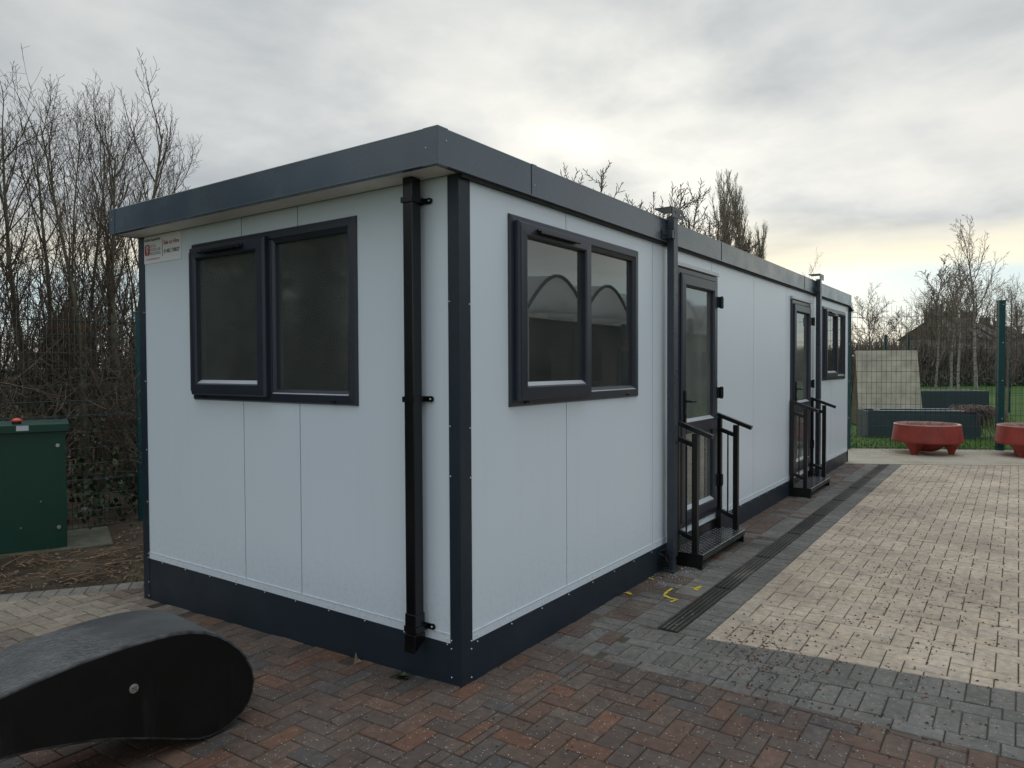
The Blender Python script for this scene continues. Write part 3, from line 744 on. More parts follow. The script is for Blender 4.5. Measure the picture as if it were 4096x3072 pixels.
# ------------------------------------------------------------------ steps with handrails
def steps(x0, label):
    W = 1.05; g = gz(x0, 0); t = thing('entrance_steps', label, 'steps', (x0+W/2, -.13, g), 'black steel entrance steps')
    zt = g+.112; b = MB()
    b.box(x0, x0+W, -.255, -.008, zt-.004, zt, 0); b.box(x0, x0+W, -.2585, -.2552, zt-.046, zt-.001, 0); b.box(x0, x0+W, -.008, -.0045, zt, zt+.075, 0)
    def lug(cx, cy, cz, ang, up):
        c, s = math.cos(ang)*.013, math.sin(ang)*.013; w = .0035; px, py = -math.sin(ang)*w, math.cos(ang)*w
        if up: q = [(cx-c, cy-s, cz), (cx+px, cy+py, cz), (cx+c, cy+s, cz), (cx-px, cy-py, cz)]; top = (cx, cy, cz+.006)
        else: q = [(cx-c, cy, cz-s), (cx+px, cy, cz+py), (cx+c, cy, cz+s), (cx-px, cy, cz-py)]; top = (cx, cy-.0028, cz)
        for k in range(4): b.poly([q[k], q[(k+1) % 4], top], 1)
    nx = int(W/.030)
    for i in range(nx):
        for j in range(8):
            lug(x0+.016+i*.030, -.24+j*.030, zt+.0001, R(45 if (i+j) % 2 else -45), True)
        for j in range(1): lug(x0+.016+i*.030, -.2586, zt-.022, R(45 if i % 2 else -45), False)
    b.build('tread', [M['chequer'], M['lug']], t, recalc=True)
    b = MB(); b.box(x0, x0+W, -.2605, -.2527, zt-.003, zt+.0025, 0); b.build('nosing', M['steelbolt'], t, bevel=.002)
    for xs in (x0+.003, x0+W-.009):
        b = MB(); b.box(xs, xs+.006, -.25, -.006, g+.004, zt-.0045, 0)
        lo, hi = (xs-.035, xs+.006) if xs < x0+.1 else (xs, xs+.041)
        b.box(lo, hi, -.262, -.225, g+.002, g+.008, 0); b.build('side_plate', M['black_steel'], t, bevel=.0015)
    for s, xc in ((0, x0+.028), (1, x0+W-.028)):
        h = .022; b = MB()
        b.box(xc-h, xc+h, -.208, -.164, (zt-.06 if s == 0 else zt), g+1.055); b.box(xc-h, xc+h, -.055, -.011, zt, g+1.12)
        f = lambda y, z0: z0+(y+.03)*.36                # rails fall towards the yard
        b.bar((xc, -.012, g+f(-.012, 1.140)), (xc, -.325, g+f(-.325, 1.140)), .046, .034)
        b.bar((xc, -.055, g+f(-.055, 1.015)), (xc, -.1645, g+f(-.1645, 1.015)), .032, .036)
        b.bar((xc, -.055, g+f(-.055, .275)), (xc, -.1645, g+f(-.1645, .275)), .036, .036)
        b.tube([(xc, -.112, g+f(-.112, .275)), (xc, -.112, g+f(-.112, 1.0))], .0075, 8)
        b.build('handrail', M['black_steel'], t, bevel=.002)
    return t
steps(2.655, 'black chequer plate steps with handrails at the nearer glazed door')
steps(6.235, 'black chequer plate steps with handrails at the farther glazed door')

# ------------------------------------------------------------------ channel drain
def drain():
    t = thing('channel_drain', 'long dark slotted channel drain set in grey blocks along the cabin', 'drain', (5.5, -.54, .0))
    y0, y1 = -.605, -.475
    b = MB()
    for k in range(9):
        xa = 1.30+k*1.0; xb = min(xa+.998, 9.72); z = gz(xa, 0)
        b.box(xa, xb, y0+.006, y1-.006, z-.06, z-.03, 0)
    b.build('channel', M['drain_pit'], t)
    first = None
    for k in range(9):
        xa = 1.302+k*1.0; L = min(.996, 9.72-xa); z = gz(xa, 0)
        b = MB(); n = 4
        for i in range(n+1):
            yc = y0+.008+(y1-y0-.016)*i/n; w = .005 if 0 < i < n else .010; b.box(xa, xa+L, yc-w/2, yc+w/2, z-.03, z+.0015, 0)
        q = int(L/.0333)
        for j in range(q+1):
            xc = xa+.004+(L-.008)*j/q; w = .010 if j in (0, q) else .0075; b.box(xc-w/2, xc+w/2, y0+.0125, y1-.0125, z-.03, z-.019 if j not in (0, q) else z+.001, 1)
        b.build('grating', [M['drain'], M['drain_dark']], t)
drain()

# ------------------------------------------------------------------ black moulded seat in the left foreground
def seat():
    P = [(-1.75,.451),(-1.63,.468),(-1.518,.480),(-1.373,.487),(-1.28,.488),(-1.182,.484),(-1.10,.476),(-1.043,.465),(-.97,.441),(-.909,.408),(-.855,.368),(-.799,.312),(-.767,.265),(-.734,.194),(-.723,.138),(-.732,.081),(-.754,.038),(-.787,.008),(-.853,-.026),(-.91,-.037),(-.96,-.037),(-1.015,-.026),(-1.087,.004),(-1.19,.051),(-1.287,.093),(-1.379,.131),(-1.46,.157),(-1.551,.180),(-1.656,.206),(-1.754,.222),
         (-1.87,.228),(-2.0,.218),(-2.12,.185),(-2.25,.125),(-2.36,.05),(-2.42,.0),(-2.48,-.03),(-2.56,-.037),(-2.64,-.02),(-2.68,.03),(-2.67,.09),(-2.60,.17),(-2.48,.26),(-2.33,.335),(-2.15,.395),(-1.95,.430)]
    k = .983; P = [(-2.752+(x+2.752)*k, 1.5966+(z-1.5966)*k) for x, z in P]
    t = thing('moulded_seat', 'black moulded wave shaped seat with rounded end in the left foreground', 'seat', (-1.5, .84, -.02))
    b = MB(); n = len(P); ys = [.600, .84, 1.08]; sh = [0, .03, .06]; base = 0
    for y, s in zip(ys, sh):
        for (x, z) in P: b.v.append((x+s, y, z+gz(0, y)+.0205))
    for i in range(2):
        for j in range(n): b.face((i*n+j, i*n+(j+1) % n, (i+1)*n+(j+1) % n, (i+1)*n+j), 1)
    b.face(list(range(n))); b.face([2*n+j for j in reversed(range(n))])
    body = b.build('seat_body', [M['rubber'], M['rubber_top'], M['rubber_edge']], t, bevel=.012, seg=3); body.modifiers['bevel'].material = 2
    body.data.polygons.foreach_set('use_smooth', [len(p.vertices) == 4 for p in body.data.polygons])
    b = MB(); c = (-1.312, .598, .327); b.cyl((c[0], .606, c[2]), (c[0], .596, c[2]), .0185, 20); b.cyl((c[0], .5958, c[2]), (c[0], .594, c[2]), .0145, 20)
    b.build('fixing_bolt', M['steelbolt'], t, bevel=.001)
    b = MB(); 
    for (dx, dz) in ((-.006, .005), (.006, -.005)): b.cyl((c[0]+dx, .5942, c[2]+dz), (c[0]+dx, .5934, c[2]+dz), .0028, 8)
    b.bar((c[0]-.009, .5936, c[2]-.009), (c[0]+.009, .5936, c[2]+.009), .002, .001); b.build('bolt_slot', M['black_steel'], t)
seat()

# ------------------------------------------------------------------ green cabinet on its plinth
CD = Vector((-.925, .38, 0)); CB = Vector((.38, .925, 0)); C0 = Vector((.306, 4.966, 0))
def cab(u, n, z): return C0 + CD*u + CB*n + Vector((0, 0, z))
cabt = thing('service_cabinet', 'dark green metal service cabinet with overhanging lid on concrete plinth', 'cabinet', cab(.7, .3, -.06))
X = lambda p: cab(*p)
b = MB(X); b.box(0, 1.45, 0, .62, -.06, 1.015); b.box(.72, .726, -.003, .0, -.03, 1.0); body = b.build('cabinet_body', M['cabinet'], cabt, bevel=.004)
b = MB(X); b.box(-.03, 1.48, -.03, .65, 1.0155, 1.09); b.build('lid', M['cabinet'], cabt, bevel=.006)
for (u, z, rr) in ((.062, .888, .017), (.064, .130, .017), (.201, .381, .006), (.354, .156, .006)):
    b = MB(X); b.cyl((u, -.0005, z), (u, -.012, z), rr, 14); b.build('lock_bolt', M['steelbolt'], cabt, bevel=.002)
b = MB(X); b.box(.281, .374, -.0325, -.0302, 1.037, 1.083); b.build('label_plate', M['bead'], cabt)
b = MB(X); b.lathe((.374, .10, 1.0905), [(.037, 0), (.037, .024), (.034, .026)], 24, 0, True, True); bc = b.build('beacon_base', M['black_plastic'], cabt)
b = MB(X); b.lathe((.374, .10, 1.117), [(.041, 0), (.041, .007), (.036, .017), (.024, .025), (.010, .029), (.001, .030)], 24, 0, True); b.tube([(.334, .10, 1.118), (.330, .10, 1.15), (.333, .10, 1.168)], .003, 6); b.build('beacon', M['orange'], bc, smooth=True)
b = MB(X); b.box(-.37, 1.9, -.09, .80, -.30, -.062); pl = b.build('plinth', M['plinth'], None, bevel=.012)
tag(pl, 'mossy concrete plinth slab under the green cabinet', 'plinth')

# ------------------------------------------------------------------ green mesh fences
def fence_panel(parent, a, d, L, z0, H, pitch_v, pitch_h, folds=(), r=.0026):
    b = MB(); a = Vector(a); d = Vector(d); nr = Vector((-d.y, d.x, 0))
    def wire(p, q, rr): b.tube([p, q], rr, 4, 0, False)
    z = z0+.03
    zs = []
    while z < z0+H: zs.append(z); z += pitch_h
    for f in folds: zs += [f-.075, f+.075]
    for z in zs:
        for o in (-.004, .004): wire(a+nr*o+Vector((0, 0, z)), a+d*L+nr*o+Vector((0, 0, z)), r)
    s = pitch_v/2
    while s < L:
        pts = [a+d*s+Vector((0, 0, z0)), a+d*s+Vector((0, 0, z0+H+.02))]; wire(pts[0], pts[1], r*.9); s += pitch_v
    return b.build('mesh_panel', M['wire_green'], parent)
def fence_post(parent, p, z0, z1, w, ax, bolts=0, side=1):
    b = MB(); p = Vector(p); ax = Vector(ax); ay = Vector((-ax.y, ax.x, 0))
    b.obox(p+Vector((0, 0, (z0+z1)/2)), ax, ay, (0, 0, 1), w/2, w*.5, (z1-z0)/2, 0); b.obox(p+Vector((0, 0, z1+.006)), ax, ay, (0, 0, 1), w/2+.004, w*.5+.004, .006, 0)
    ob = b.build('fence_post', M['fence_green'], parent, bevel=.004)
    for k in range(bolts):
        b = MB(); z = z1-.07-k*(z1-z0-.2)/(bolts-1); c = p-ay*(w*.5)*side+Vector((0, 0, z)); b.rivet(c+ax*.012, -ay*side, .013, 0)
        b.build('fence_bolt', M['steelbolt'], ob)
    return ob
FD = Vector((.978, -.208, 0)); FP = Vector((1.353, 5.642, 0))
f1 = thing('mesh_fence', 'dark green wire mesh fence in front of the bare trees behind the cabinet', 'fence', FP+FD*-2+Vector((0, 0, -.11)))
for k in range(-4, 4):
    p = FP+FD*(2.52*k)
    if k < 3: fence_panel(f1, p+FD*.03, FD, 2.46, -.10, 2.26, .05, .166, (2.02, 1.18, .34))
    fence_post(f1, p, -.2, 2.20, .062, FD, 6 if k == 0 else 5)
m0 = 7.66; f2 = thing('mesh_fence', 'green wire mesh fence with thick square post along the lawn edge', 'fence', site(10.62, 5, 0))
for k in range(-4, 4):
    m = m0+2.62*k; p = site(10.62, m, 0)
    fence_panel(f2, site(10.60, m+.04, 0), MA, 2.54, .04, 2.62, .05 if False else .085, .2, (), .0030)
    fence_post(f2, p, -.2, 2.735, .108, MA, 5)
f3 = thing('mesh_fence', 'distant green mesh fence beyond the grey troughs on the lawn', 'fence', (24.5, .5, 0))
q0 = Vector((25.7, -2.0, 0)); dq = Vector((-.455, .89, 0))
for k in (-4.6, -2.3, 0, 3.08, 3.80, 6.2, 9):
    fence_post(f3, q0+dq*k, -.1, 2.58, .065, dq)
for (a, c) in ((-4.6, -2.3), (-2.3, 0), (0, 3.08), (3.80, 6.2), (6.2, 9)): fence_panel(f3, q0+dq*(a+.04), dq, c-a-.08, .05, 2.45, .10, .25, (), .0035)

# ------------------------------------------------------------------ red bowl planters
def planter(c, label, rot):
    t = thing('bowl_planter', label, 'planter', c, 'red bowl planters on the concrete')
    b = MB(); b.lathe(c, [(.001, .040), (.10, .047), (.18, .075), (.25, .13), (.31, .195), (.545, .215), (.556, .226), (.552, .255), (.520, .500), (.519, .512)], 64)
    b.build('bowl', M['planter_red'], t, smooth=True)
    b = MB(); b.lathe(c, [(.519, .512), (.522, .524), (.508, .533), (.490, .527), (.488, .44)], 64); b.build('rim', M['planter_rim'], t, smooth=True)
    b = MB(); b.lathe(c, [(.488, .44), (.32, .465), (.15, .452), (.001, .47)], 48); b.build('soil_fill', M['compost'], t, smooth=True)
    for k in range(3):
        a = rot+2*math.pi*k/3; d = Vector((math.cos(a), math.sin(a), 0)); e = Vector((-d.y, d.x, 0)); c3 = Vector(c)
        b = MB(); secs = []
        for (z, r0, r1, w) in ((.222, .20, .51, .135), (.16, .25, .475, .105), (.09, .30, .435, .070), (0, .335, .410, .040)):
            secs.append([c3+d*r0-e*w+Vector((0, 0, z)), c3+d*r1-e*w*.8+Vector((0, 0, z)), c3+d*r1+e*w*.8+Vector((0, 0, z)), c3+d*r0+e*w+Vector((0, 0, z))])
        for s in secs: b.v.extend([tuple(p) for p in s])
        for i in range(3):
            for j in range(4): b.face((i*4+j, i*4+(j+1) % 4, i*4+4+(j+1) % 4, i*4+4+j))
        b.face((12, 13, 14, 15)); b.face((3, 2, 1, 0)); b.build('leg', M['planter_red'], t, bevel=.012, seg=3)
    b = MB(); pr = random.Random(int(c[0]*100))
    for k in range(46):
        a = pr.uniform(0, 6.28); r = .44*math.sqrt(pr.random()); p = Vector(c)+Vector((r*math.cos(a), r*math.sin(a), .45)); h = pr.uniform(.04, .12)
        b.tube([p, p+Vector((pr.uniform(-.05, .05), pr.uniform(-.05, .05), h)), p+Vector((pr.uniform(-.14, .14), pr.uniform(-.14, .14), h*.9))], [.004, .003, .0015], 3)
    tag(b.build('dry_stalks', M['deadgrass'], t), None, None, kind='stuff')
ang = math.atan2(-.545*0-.55, -.84)
pa = math.atan2(.164, -.346)
planter((11.76, -.95, .030), 'red three legged bowl planter in front of the grey trough', pa)
planter((12.27, -2.47, .031), 'red three legged bowl planter at the foot of the thick green fence post', pa)

# ------------------------------------------------------------------ grey troughs, timber A-board and dead grass on the lawn
def trough(a, c, depth, H, label):
    a = Vector(a); c = Vector(c); d = (c-a).normalized(); n = Vector((-d.y, d.x, 0)); 
    if n.x < 0: n = -n
    L = (c-a).length; t = thing('trough', label, 'planter', (a+c)/2+n*depth/2, 'grey troughs on the lawn'); f = lambda p: a+d*p[0]+n*p[1]+Vector((0, 0, p[2]))
    b = MB(f); w = .035
    b.box(0, L, 0, w, -.02, H); b.box(0, L, depth-w, depth, -.02, H); b.box(0, w, w+.0005, depth-w-.0005, -.02, H); b.box(L-w, L, w+.0005, depth-w-.0005, -.02, H); b.build('trough_body', M['trough'], t, bevel=.006)
    b = MB(f); b.box(.12, L-.1, -.008, w+.004, H+.001, H+.016); b.box(.12, L-.1, depth-w, depth+.006, H+.001, H+.016); b.box(.11, .24, -.010, w, H+.017, H+.04); b.build('capping', M['trough_edge'], t, bevel=.003)
    b = MB(f); b.box(w+.001, L-w-.001, w+.001, depth-w-.001, H-.12, H-.08); b.build('soil_fill', M['compost'], t)
trough((14.39, .40, .0), (15.33, -1.61, .0), .8, .60, 'long slate grey trough standing behind the red bowl planter')
trough((21.6, .55, .0), (22.75, -1.55, .0), .9, .80, 'slate grey trough farther back on the lawn beside the green post')
bd = thing('timber_board', 'pale weathered timber board leaning as an A-frame on the lawn', 'board', (18.1, .5, 0))
a0 = Vector((17.65, 1.10, .02)); dd = Vector((.47, -.885, 0)).normalized(); back = Vector((.885, .47, 0))
b = MB()
for k in range(14):                                   # plank courses up the leaning face
    z0, z1 = k*.1395, k*.1395+.137
    q = [a0+dd*(.02*k/14)+back*(z0*.20)+Vector((0, 0, z0)), a0+dd*(1.56-.012*k/14)+back*(z0*.20)+Vector((0, 0, z0)), a0+dd*(1.56-.012*k/14)+back*(z1*.20)+Vector((0, 0, z1)), a0+dd*(.02*k/14)+back*(z1*.20)+Vector((0, 0, z1))]
    o = back*.03; n = len(b.v)
    for p in q: b.v.append(tuple(p+Vector((0, 0, 0))+back*((k*7 % 5)*.0012)))
    for p in q: b.v.append(tuple(p+o))
    for fidx in ((0,1,2,3),(7,6,5,4),(0,4,5,1),(1,5,6,2),(2,6,7,3),(3,7,4,0)): b.face([n+i for i in fidx])
b.build('face_board', M['board'], bd)
b = MB(); top = a0+back*.43+Vector((0, 0, 1.93)); 
for (s0, s1) in ((0.03, 1.53),):
    q = [top+dd*s0, top+dd*s1, a0+back*.95+dd*s1, a0+back*.95+dd*s0]; n = len(b.v)
    for p in q: b.v.append(tuple(p))
    for p in q: b.v.append(tuple(p+back*.03))
    for fidx in ((0,1,2,3),(7,6,5,4),(0,4,5,1),(1,5,6,2),(2,6,7,3),(3,7,4,0)): b.face([n+i for i in fidx])
b.build('rear_board', M['board_dark'], bd)
b = MB()
for s in (.05, 1.5): 
    p = [a0+dd*s+back*.06, a0+dd*s+back*.93, top+dd*s+back*.02-Vector((0, 0, .05))]; b.poly(p); b.poly([x_+dd*.02 for x_ in p])
    for i in range(3): b.poly([p[i], p[(i+1) % 3], p[(i+1) % 3]+dd*.02, p[i]+dd*.02])
b.build('side_board', M['board_dark'], bd)
b = MB(); gr = random.Random(5)
for k in range(230):
    s = gr.betavariate(2.2, 2.2); base = Vector((15.23, -1.48, .58))+Vector((-.12, .25, 0))*gr.uniform(-.4, .9)+Vector((.5, .28, 0))*gr.random()
    out = Vector((.455, -.89, 0))*gr.uniform(.1, .75)+Vector((-.89, -.455, 0))*gr.uniform(-.25, .25)+Vector((0, 0, gr.uniform(.02, .18)))
    dr = gr.uniform(.25, .62); p1 = base+out*.5+Vector((0, 0, .06)); p2 = base+out+Vector((0, 0, -dr*.4)); p3 = base+out*1.12+Vector((0, 0, -dr))
    b.tube([base, p1, p2, p3], [.007, .006, .005, .003], 3)
tag(b.build('dead_grass', M['deadgrass'], None), 'brown dead grass clump drooping over the end of the near grey trough', 'plant')

# ------------------------------------------------------------------ bare trees
def rv(r): return Vector((r.gauss(0, 1), r.gauss(0, 1), r.gauss(0, 1)))
def grow(mbs, r, p, d, L, rad, lvl, P, phase):
    k = P['seg'][lvl]; pts = [Vector(p)]; rs = [rad]; d = Vector(d).normalized(); tip = max(P['rmin'], rad*P['tip'][lvl])
    dirs = [d]
    for i in range(k):
        d = (d + rv(r)*P['wan'][lvl] + Vector((0, 0, 1))*P['up'][lvl]).normalized()
        pts.append(pts[-1]+d*(L/k)); dirs.append(d); rs.append(rad+(tip-rad)*(i+1)/k)
    mbs[min(lvl, 1)].tube(pts, rs, P['n'][lvl], 0, False)
    if lvl == P['depth']: return
    cnt = P['ch'][lvl]; cnt = max(1, int(cnt*r.uniform(.75, 1.25)+.5)); a = phase
    for i in range(cnt):
        t = P['st'][lvl]+(1-P['st'][lvl])*(i+r.random())/cnt
        x = t*k; j = min(int(x), k-1); f = x-j; q = pts[j].lerp(pts[j+1], f); dl = dirs[min(j+1, k)]
        a += 2.4+r.uniform(-.5, .5); ref = Vector((0, 0, 1)) if abs(dl.z) < .95 else Vector((1, 0, 0)); e = dl.cross(ref).normalized(); g = dl.cross(e)
        th = R(P['ang'][lvl]+r.uniform(-12, 12)); nd = dl*math.cos(th)+(e*math.cos(a)+g*math.sin(a))*math.sin(th)
        cl = L*P['len'][lvl]*(1-P['sh'][lvl]*t)*r.uniform(.65, 1.25); cr = max(P['rmin'], min(rs[j]*.72, rad*P['rr'][lvl]*(1-.5*t)))
        grow(mbs, r, q, nd, cl, cr, lvl+1, P, a)
PT = {
 'stem': dict(depth=3, seg=(9,6,4,3), n=(7,4,3,3), wan=(.045,.08,.10,.13), up=(.05,.17,.17,.12), tip=(.18,.3,.5,.6), ch=(20,10,5,0), st=(.14,.15,.15,0), ang=(31,36,42,0), len=(.36,.42,.42,0), sh=(.50,.35,.3,0), rr=(.36,.45,.55,0), rmin=.0028),
 'arch': dict(depth=3, seg=(7,9,5,3), n=(7,4,3,3), wan=(.06,.09,.13,.16), up=(.04,-.02,.02,.05), tip=(.25,.25,.5,.6), ch=(12,9,4,0), st=(.2,.1,.15,0), ang=(55,42,45,0), len=(.75,.36,.40,0), sh=(.35,.4,.3,0), rr=(.38,.45,.55,0), rmin=.0030),
 'round': dict(depth=3, seg=(6,6,4,3), n=(6,4,3,3), wan=(.06,.12,.15,.18), up=(.04,.10,.10,.06), tip=(.2,.3,.5,.6), ch=(19,11,7,0), st=(.16,.12,.12,0), ang=(45,42,45,0), len=(.52,.48,.42,0), sh=(.45,.4,.3,0), rr=(.40,.46,.55,0), rmin=.0125),
 'birch': dict(depth=3, seg=(10,7,4,3), n=(8,4,3,3), wan=(.035,.07,.13,.16), up=(.04,.13,.09,.02), tip=(.14,.25,.5,.6), ch=(19,9,5,0), st=(.30,.15,.2,0), ang=(36,36,42,0), len=(.44,.40,.40,0), sh=(.62,.4,.3,0), rr=(.42,.5,.6,0), rmin=.010),
 'poplar': dict(depth=3, seg=(10,7,4,3), n=(7,4,3,3), wan=(.02,.05,.09,.12), up=(.05,.24,.20,.16), tip=(.10,.25,.5,.6), ch=(84,12,6,0), st=(.05,.08,.2,0), ang=(24,20,24,0), len=(.31,.36,.36,0), sh=(.55,.3,.3,0), rr=(.34,.5,.6,0), rmin=.0125),
 'spur': dict(depth=3, seg=(5,5,4,2), n=(6,5,4,4), wan=(.06,.10,.10,.10), up=(.02,.10,.26,.18), tip=(.3,.4,.6,.7), ch=(26,15,10,0), st=(.25,.25,.12,0), ang=(58,50,46,0), len=(.52,.40,.26,0), sh=(.35,.3,.3,0), rr=(.5,.55,.6,0), rmin=.0085),
}
_cache = {}
def tree(kind, seed, H, trunk_r, loc, label, group, mats, rot=0., lean=(0, 0), name='bare_tree', cat='tree', berries=False):
    """trunk + crown meshes; a seed met before shares its mesh data"""
    t = thing(name, label, cat, loc, group); key = (kind, seed, mats)
    if key not in _cache:
        r = random.Random(seed); tb, cb = MB(), MB()
        grow((tb, cb), r, (0, 0, -.05), (lean[0], lean[1], 1), H, trunk_r, 0, PT[kind], r.uniform(0, 6))
        if berries:
            for i in range(420):
                v = Vector(cb.v[r.randrange(len(cb.v))])
                if v.z < H*.86 and r.random() < .9:
                    n = len(cb.v); s = .017
                    for d in ((s,0,0),(-s,0,0),(0,s,0),(0,-s,0),(0,0,s),(0,0,-s)): cb.v.append(tuple(v+Vector(d)-Vector((0, 0, .02))))
                    for q in ((0,2,4),(2,1,4),(1,3,4),(3,0,4),(2,0,5),(1,2,5),(3,1,5),(0,3,5)): cb.face([n+i_ for i_ in q], 1)
        a = tb.build('trunk', M[mats[0]], None, smooth=True, recalc=False); c = cb.build('crown', [M[mats[1]], M['berry']] if berries else M[mats[1]], None, smooth=not berries, recalc=False)
        _cache[key] = (a.data, c.data, max(v.co.z for v in c.data.vertices))
    else:
        a = bpy.data.objects.new('trunk', _cache[key][0]); c = bpy.data.objects.new('crown', _cache[key][1]); COL.objects.link(a); COL.objects.link(c)
    s = H/_cache[key][2]
    t.scale = (s, s, s); t.rotation_euler = (0, 0, rot)
    for o in (a, c): o.parent = t
    return t
CAM = Vector((-2.75242, -2.25498, 1.5966))
def spot(k, d, z=-.1):                                # ground point d metres ahead along bearing k (metres right per metre ahead)
    return Vector((CAM.x+d*(.81737+.57567*k), CAM.y+d*(.57559-.81767*k), z))
LB = ('bark_green', 'twig'); gl = 'bare trees behind the left fence'
LEFT = [ # bearing, distance, height, trunk radius, kind, seed, rotation, lean, label
 (-.775, 8.6, 4.9, .075, 'arch', 11, .3, (.08, 0), 'bare tree at the far left edge with long arching branches'),
 (-.715, 10.2, 5.5, .06, 'stem', 12, .0, (0, 0), 'slim bare tree rising directly behind the orange beacon on the cabinet'),
 (-.672, 9.8, 5.6, .085, 'stem', 13, 1.1, (-.10, .05), 'leaning bare tree with dark trunk above the right half of the cabinet lid'),
 (-.650, 10.6, 6.05, .095, 'stem', 14, 2.0, (.12, -.06), 'bare tree with the thickest trunk, leaning right above the cabinet'),
 (-.622, 11.2, 6.2, .055, 'arch', 15, .8, (.0, .0), 'spreading bare tree in front of the far brick house gable'),
 (-.604, 10.3, 5.9, .06, 'stem', 12, 2.3, (0, 0), 'upright bare tree just right of the far brick house gable'),
 (-.587, 10.0, 5.7, .065, 'stem', 16, .4, (-.05, 0), 'upright bare tree midway between brick house and green fence post'),
 (-.572, 10.8, 6.1, .07, 'stem', 17, 1.6, (-.03, 0), 'bare tree with pale green trunk left of the fence post'),
 (-.548, 10.4, 6.25, .06, 'stem', 13, 3.0, (0, 0), 'tallest slender bare tree, just left of the cabin roof corner'),
 (-.527, 10.5, 5.9, .055, 'stem', 14, 4.4, (0, 0), 'bare tree whose trunk rises right behind the green fence post'),
 (-.512, 11.4, 5.5, .06, 'stem', 18, .9, (0, 0), 'bare tree showing only its top above the left end of the cabin roof'),
 (-.492, 11.8, 4.7, .05, 'stem', 16, 3.9, (0, 0), 'short bare tree peeping over the cabin roof beside its left corner'),
 (-.636, 12.2, 6.6, .055, 'stem', 20, 1.9, (0, 0), 'slender bare tree left of the far brick house gable'),
 (-.560, 12.4, 6.5, .05, 'stem', 19, .7, (0, 0), 'thin bare tree set back between the two stems nearest the roof corner'),
 (-.470, 11.5, 4.15, .045, 'stem', 20, 5.1, (0, 0), 'lowest bare twigs over the cabin roof, right end of the left group'),
]
for (k, d, H, tr, kind, sd, ro, ln, lab) in LEFT: tree(kind, sd, H, tr*.78, spot(k, d), lab, gl, LB, ro, ln)
for i, (x, y, H, sd) in enumerate(((-2.2, 8.6, 5.6, 16), (-4.2, 8.9, 6.0, 17), (-6.3, 8.4, 5.2, 13), (-3.2, 10.6, 6.3, 12), (-8.4, 9.3, 5.8, 18), (-5.4, 11.0, 6.4, 14))):
    tree('stem', sd, H, .06, (x, y, -.1), 'bare tree continuing the row left of the cabinet, mirrored in the short window', gl, LB, i*1.3)
br = random.Random(77)
def bush(x, y, rx_, ry_, H, n, label):
    t = thing('evergreen_bush', label, 'bush', (x, y, -.1), 'ivy clad evergreen bushes by the left fence')
    b = MB()
    for k in range(7):
        a = br.uniform(0, 6.28); q = Vector((x+.3*math.cos(a), y+.3*math.sin(a), -.15)); b.tube([q, q+Vector((math.cos(a)*rx_*.3, math.sin(a)*ry_*.3, H*.4)), q+Vector((math.cos(a)*rx_*.6, math.sin(a)*ry_*.6, H*.8))], [.06, .045, .015], 5)
    b.build('trunk', M['bark'], t); b = MB()
    cl = [(br.uniform(-1, 1), br.uniform(-1, 1), br.uniform(.06, 1)) for k in range(120)]
    for k in range(n):
        c = cl[br.randrange(120)]; w = (1-.55*c[2]**2); p = Vector((x+c[0]*rx_*w+br.gauss(0, .33), y+c[1]*ry_*w+br.gauss(0, .33), c[2]*H+br.gauss(0, .28)))
        u = rv(br).normalized(); v = u.cross(rv(br)).normalized(); s_ = br.uniform(.028, .06); b.poly([p-u*s_, p+v*s_*.55, p+u*s_, p-v*s_*.55])
    b.build('crown', M['ivy'], t, recalc=False)
bush(-3.1, 7.7, 1.2, .9, 4.4, 30000, 'tall ivy clad bush left of the cabinet, nearest of three')
bush(-5.6, 8.3, 1.4, 1.0, 5.6, 30000, 'tallest ivy clad bush left of the cabinet, middle of three')
bush(-8.4, 8.0, 1.4, 1.0, 4.8, 21000, 'ivy clad bush farthest left of the cabinet')
# right-hand trees
FT = ('far_twig', 'far_twig'); gr_ = 'bare trees beyond the lawn'
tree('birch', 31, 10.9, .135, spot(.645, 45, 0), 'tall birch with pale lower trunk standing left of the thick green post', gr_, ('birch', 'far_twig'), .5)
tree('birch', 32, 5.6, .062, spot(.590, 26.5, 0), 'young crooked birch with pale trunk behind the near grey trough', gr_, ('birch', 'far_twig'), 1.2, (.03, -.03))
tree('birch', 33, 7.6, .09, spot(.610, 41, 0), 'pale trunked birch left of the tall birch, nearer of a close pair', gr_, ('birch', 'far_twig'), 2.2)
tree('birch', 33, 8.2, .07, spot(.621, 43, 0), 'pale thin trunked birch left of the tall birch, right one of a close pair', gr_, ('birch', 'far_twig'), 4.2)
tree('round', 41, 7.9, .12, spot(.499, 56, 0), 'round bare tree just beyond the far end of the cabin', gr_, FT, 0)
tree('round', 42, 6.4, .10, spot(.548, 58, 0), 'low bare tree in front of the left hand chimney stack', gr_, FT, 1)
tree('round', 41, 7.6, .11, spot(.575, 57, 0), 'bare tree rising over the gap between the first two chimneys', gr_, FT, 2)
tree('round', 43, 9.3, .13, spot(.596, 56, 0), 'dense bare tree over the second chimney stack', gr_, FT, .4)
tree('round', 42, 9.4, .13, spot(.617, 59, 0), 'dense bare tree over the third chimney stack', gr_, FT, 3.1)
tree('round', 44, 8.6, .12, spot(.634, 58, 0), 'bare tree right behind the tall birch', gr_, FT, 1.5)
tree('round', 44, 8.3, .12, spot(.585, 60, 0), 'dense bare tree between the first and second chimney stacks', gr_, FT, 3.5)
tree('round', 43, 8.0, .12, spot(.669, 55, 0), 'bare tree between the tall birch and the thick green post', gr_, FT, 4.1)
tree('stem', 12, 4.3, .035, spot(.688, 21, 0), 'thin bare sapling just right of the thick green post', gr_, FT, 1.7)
tree('round', 41, 7.4, .11, spot(.712, 54, 0), 'bare tree at the right edge of the view', gr_, FT, 5)
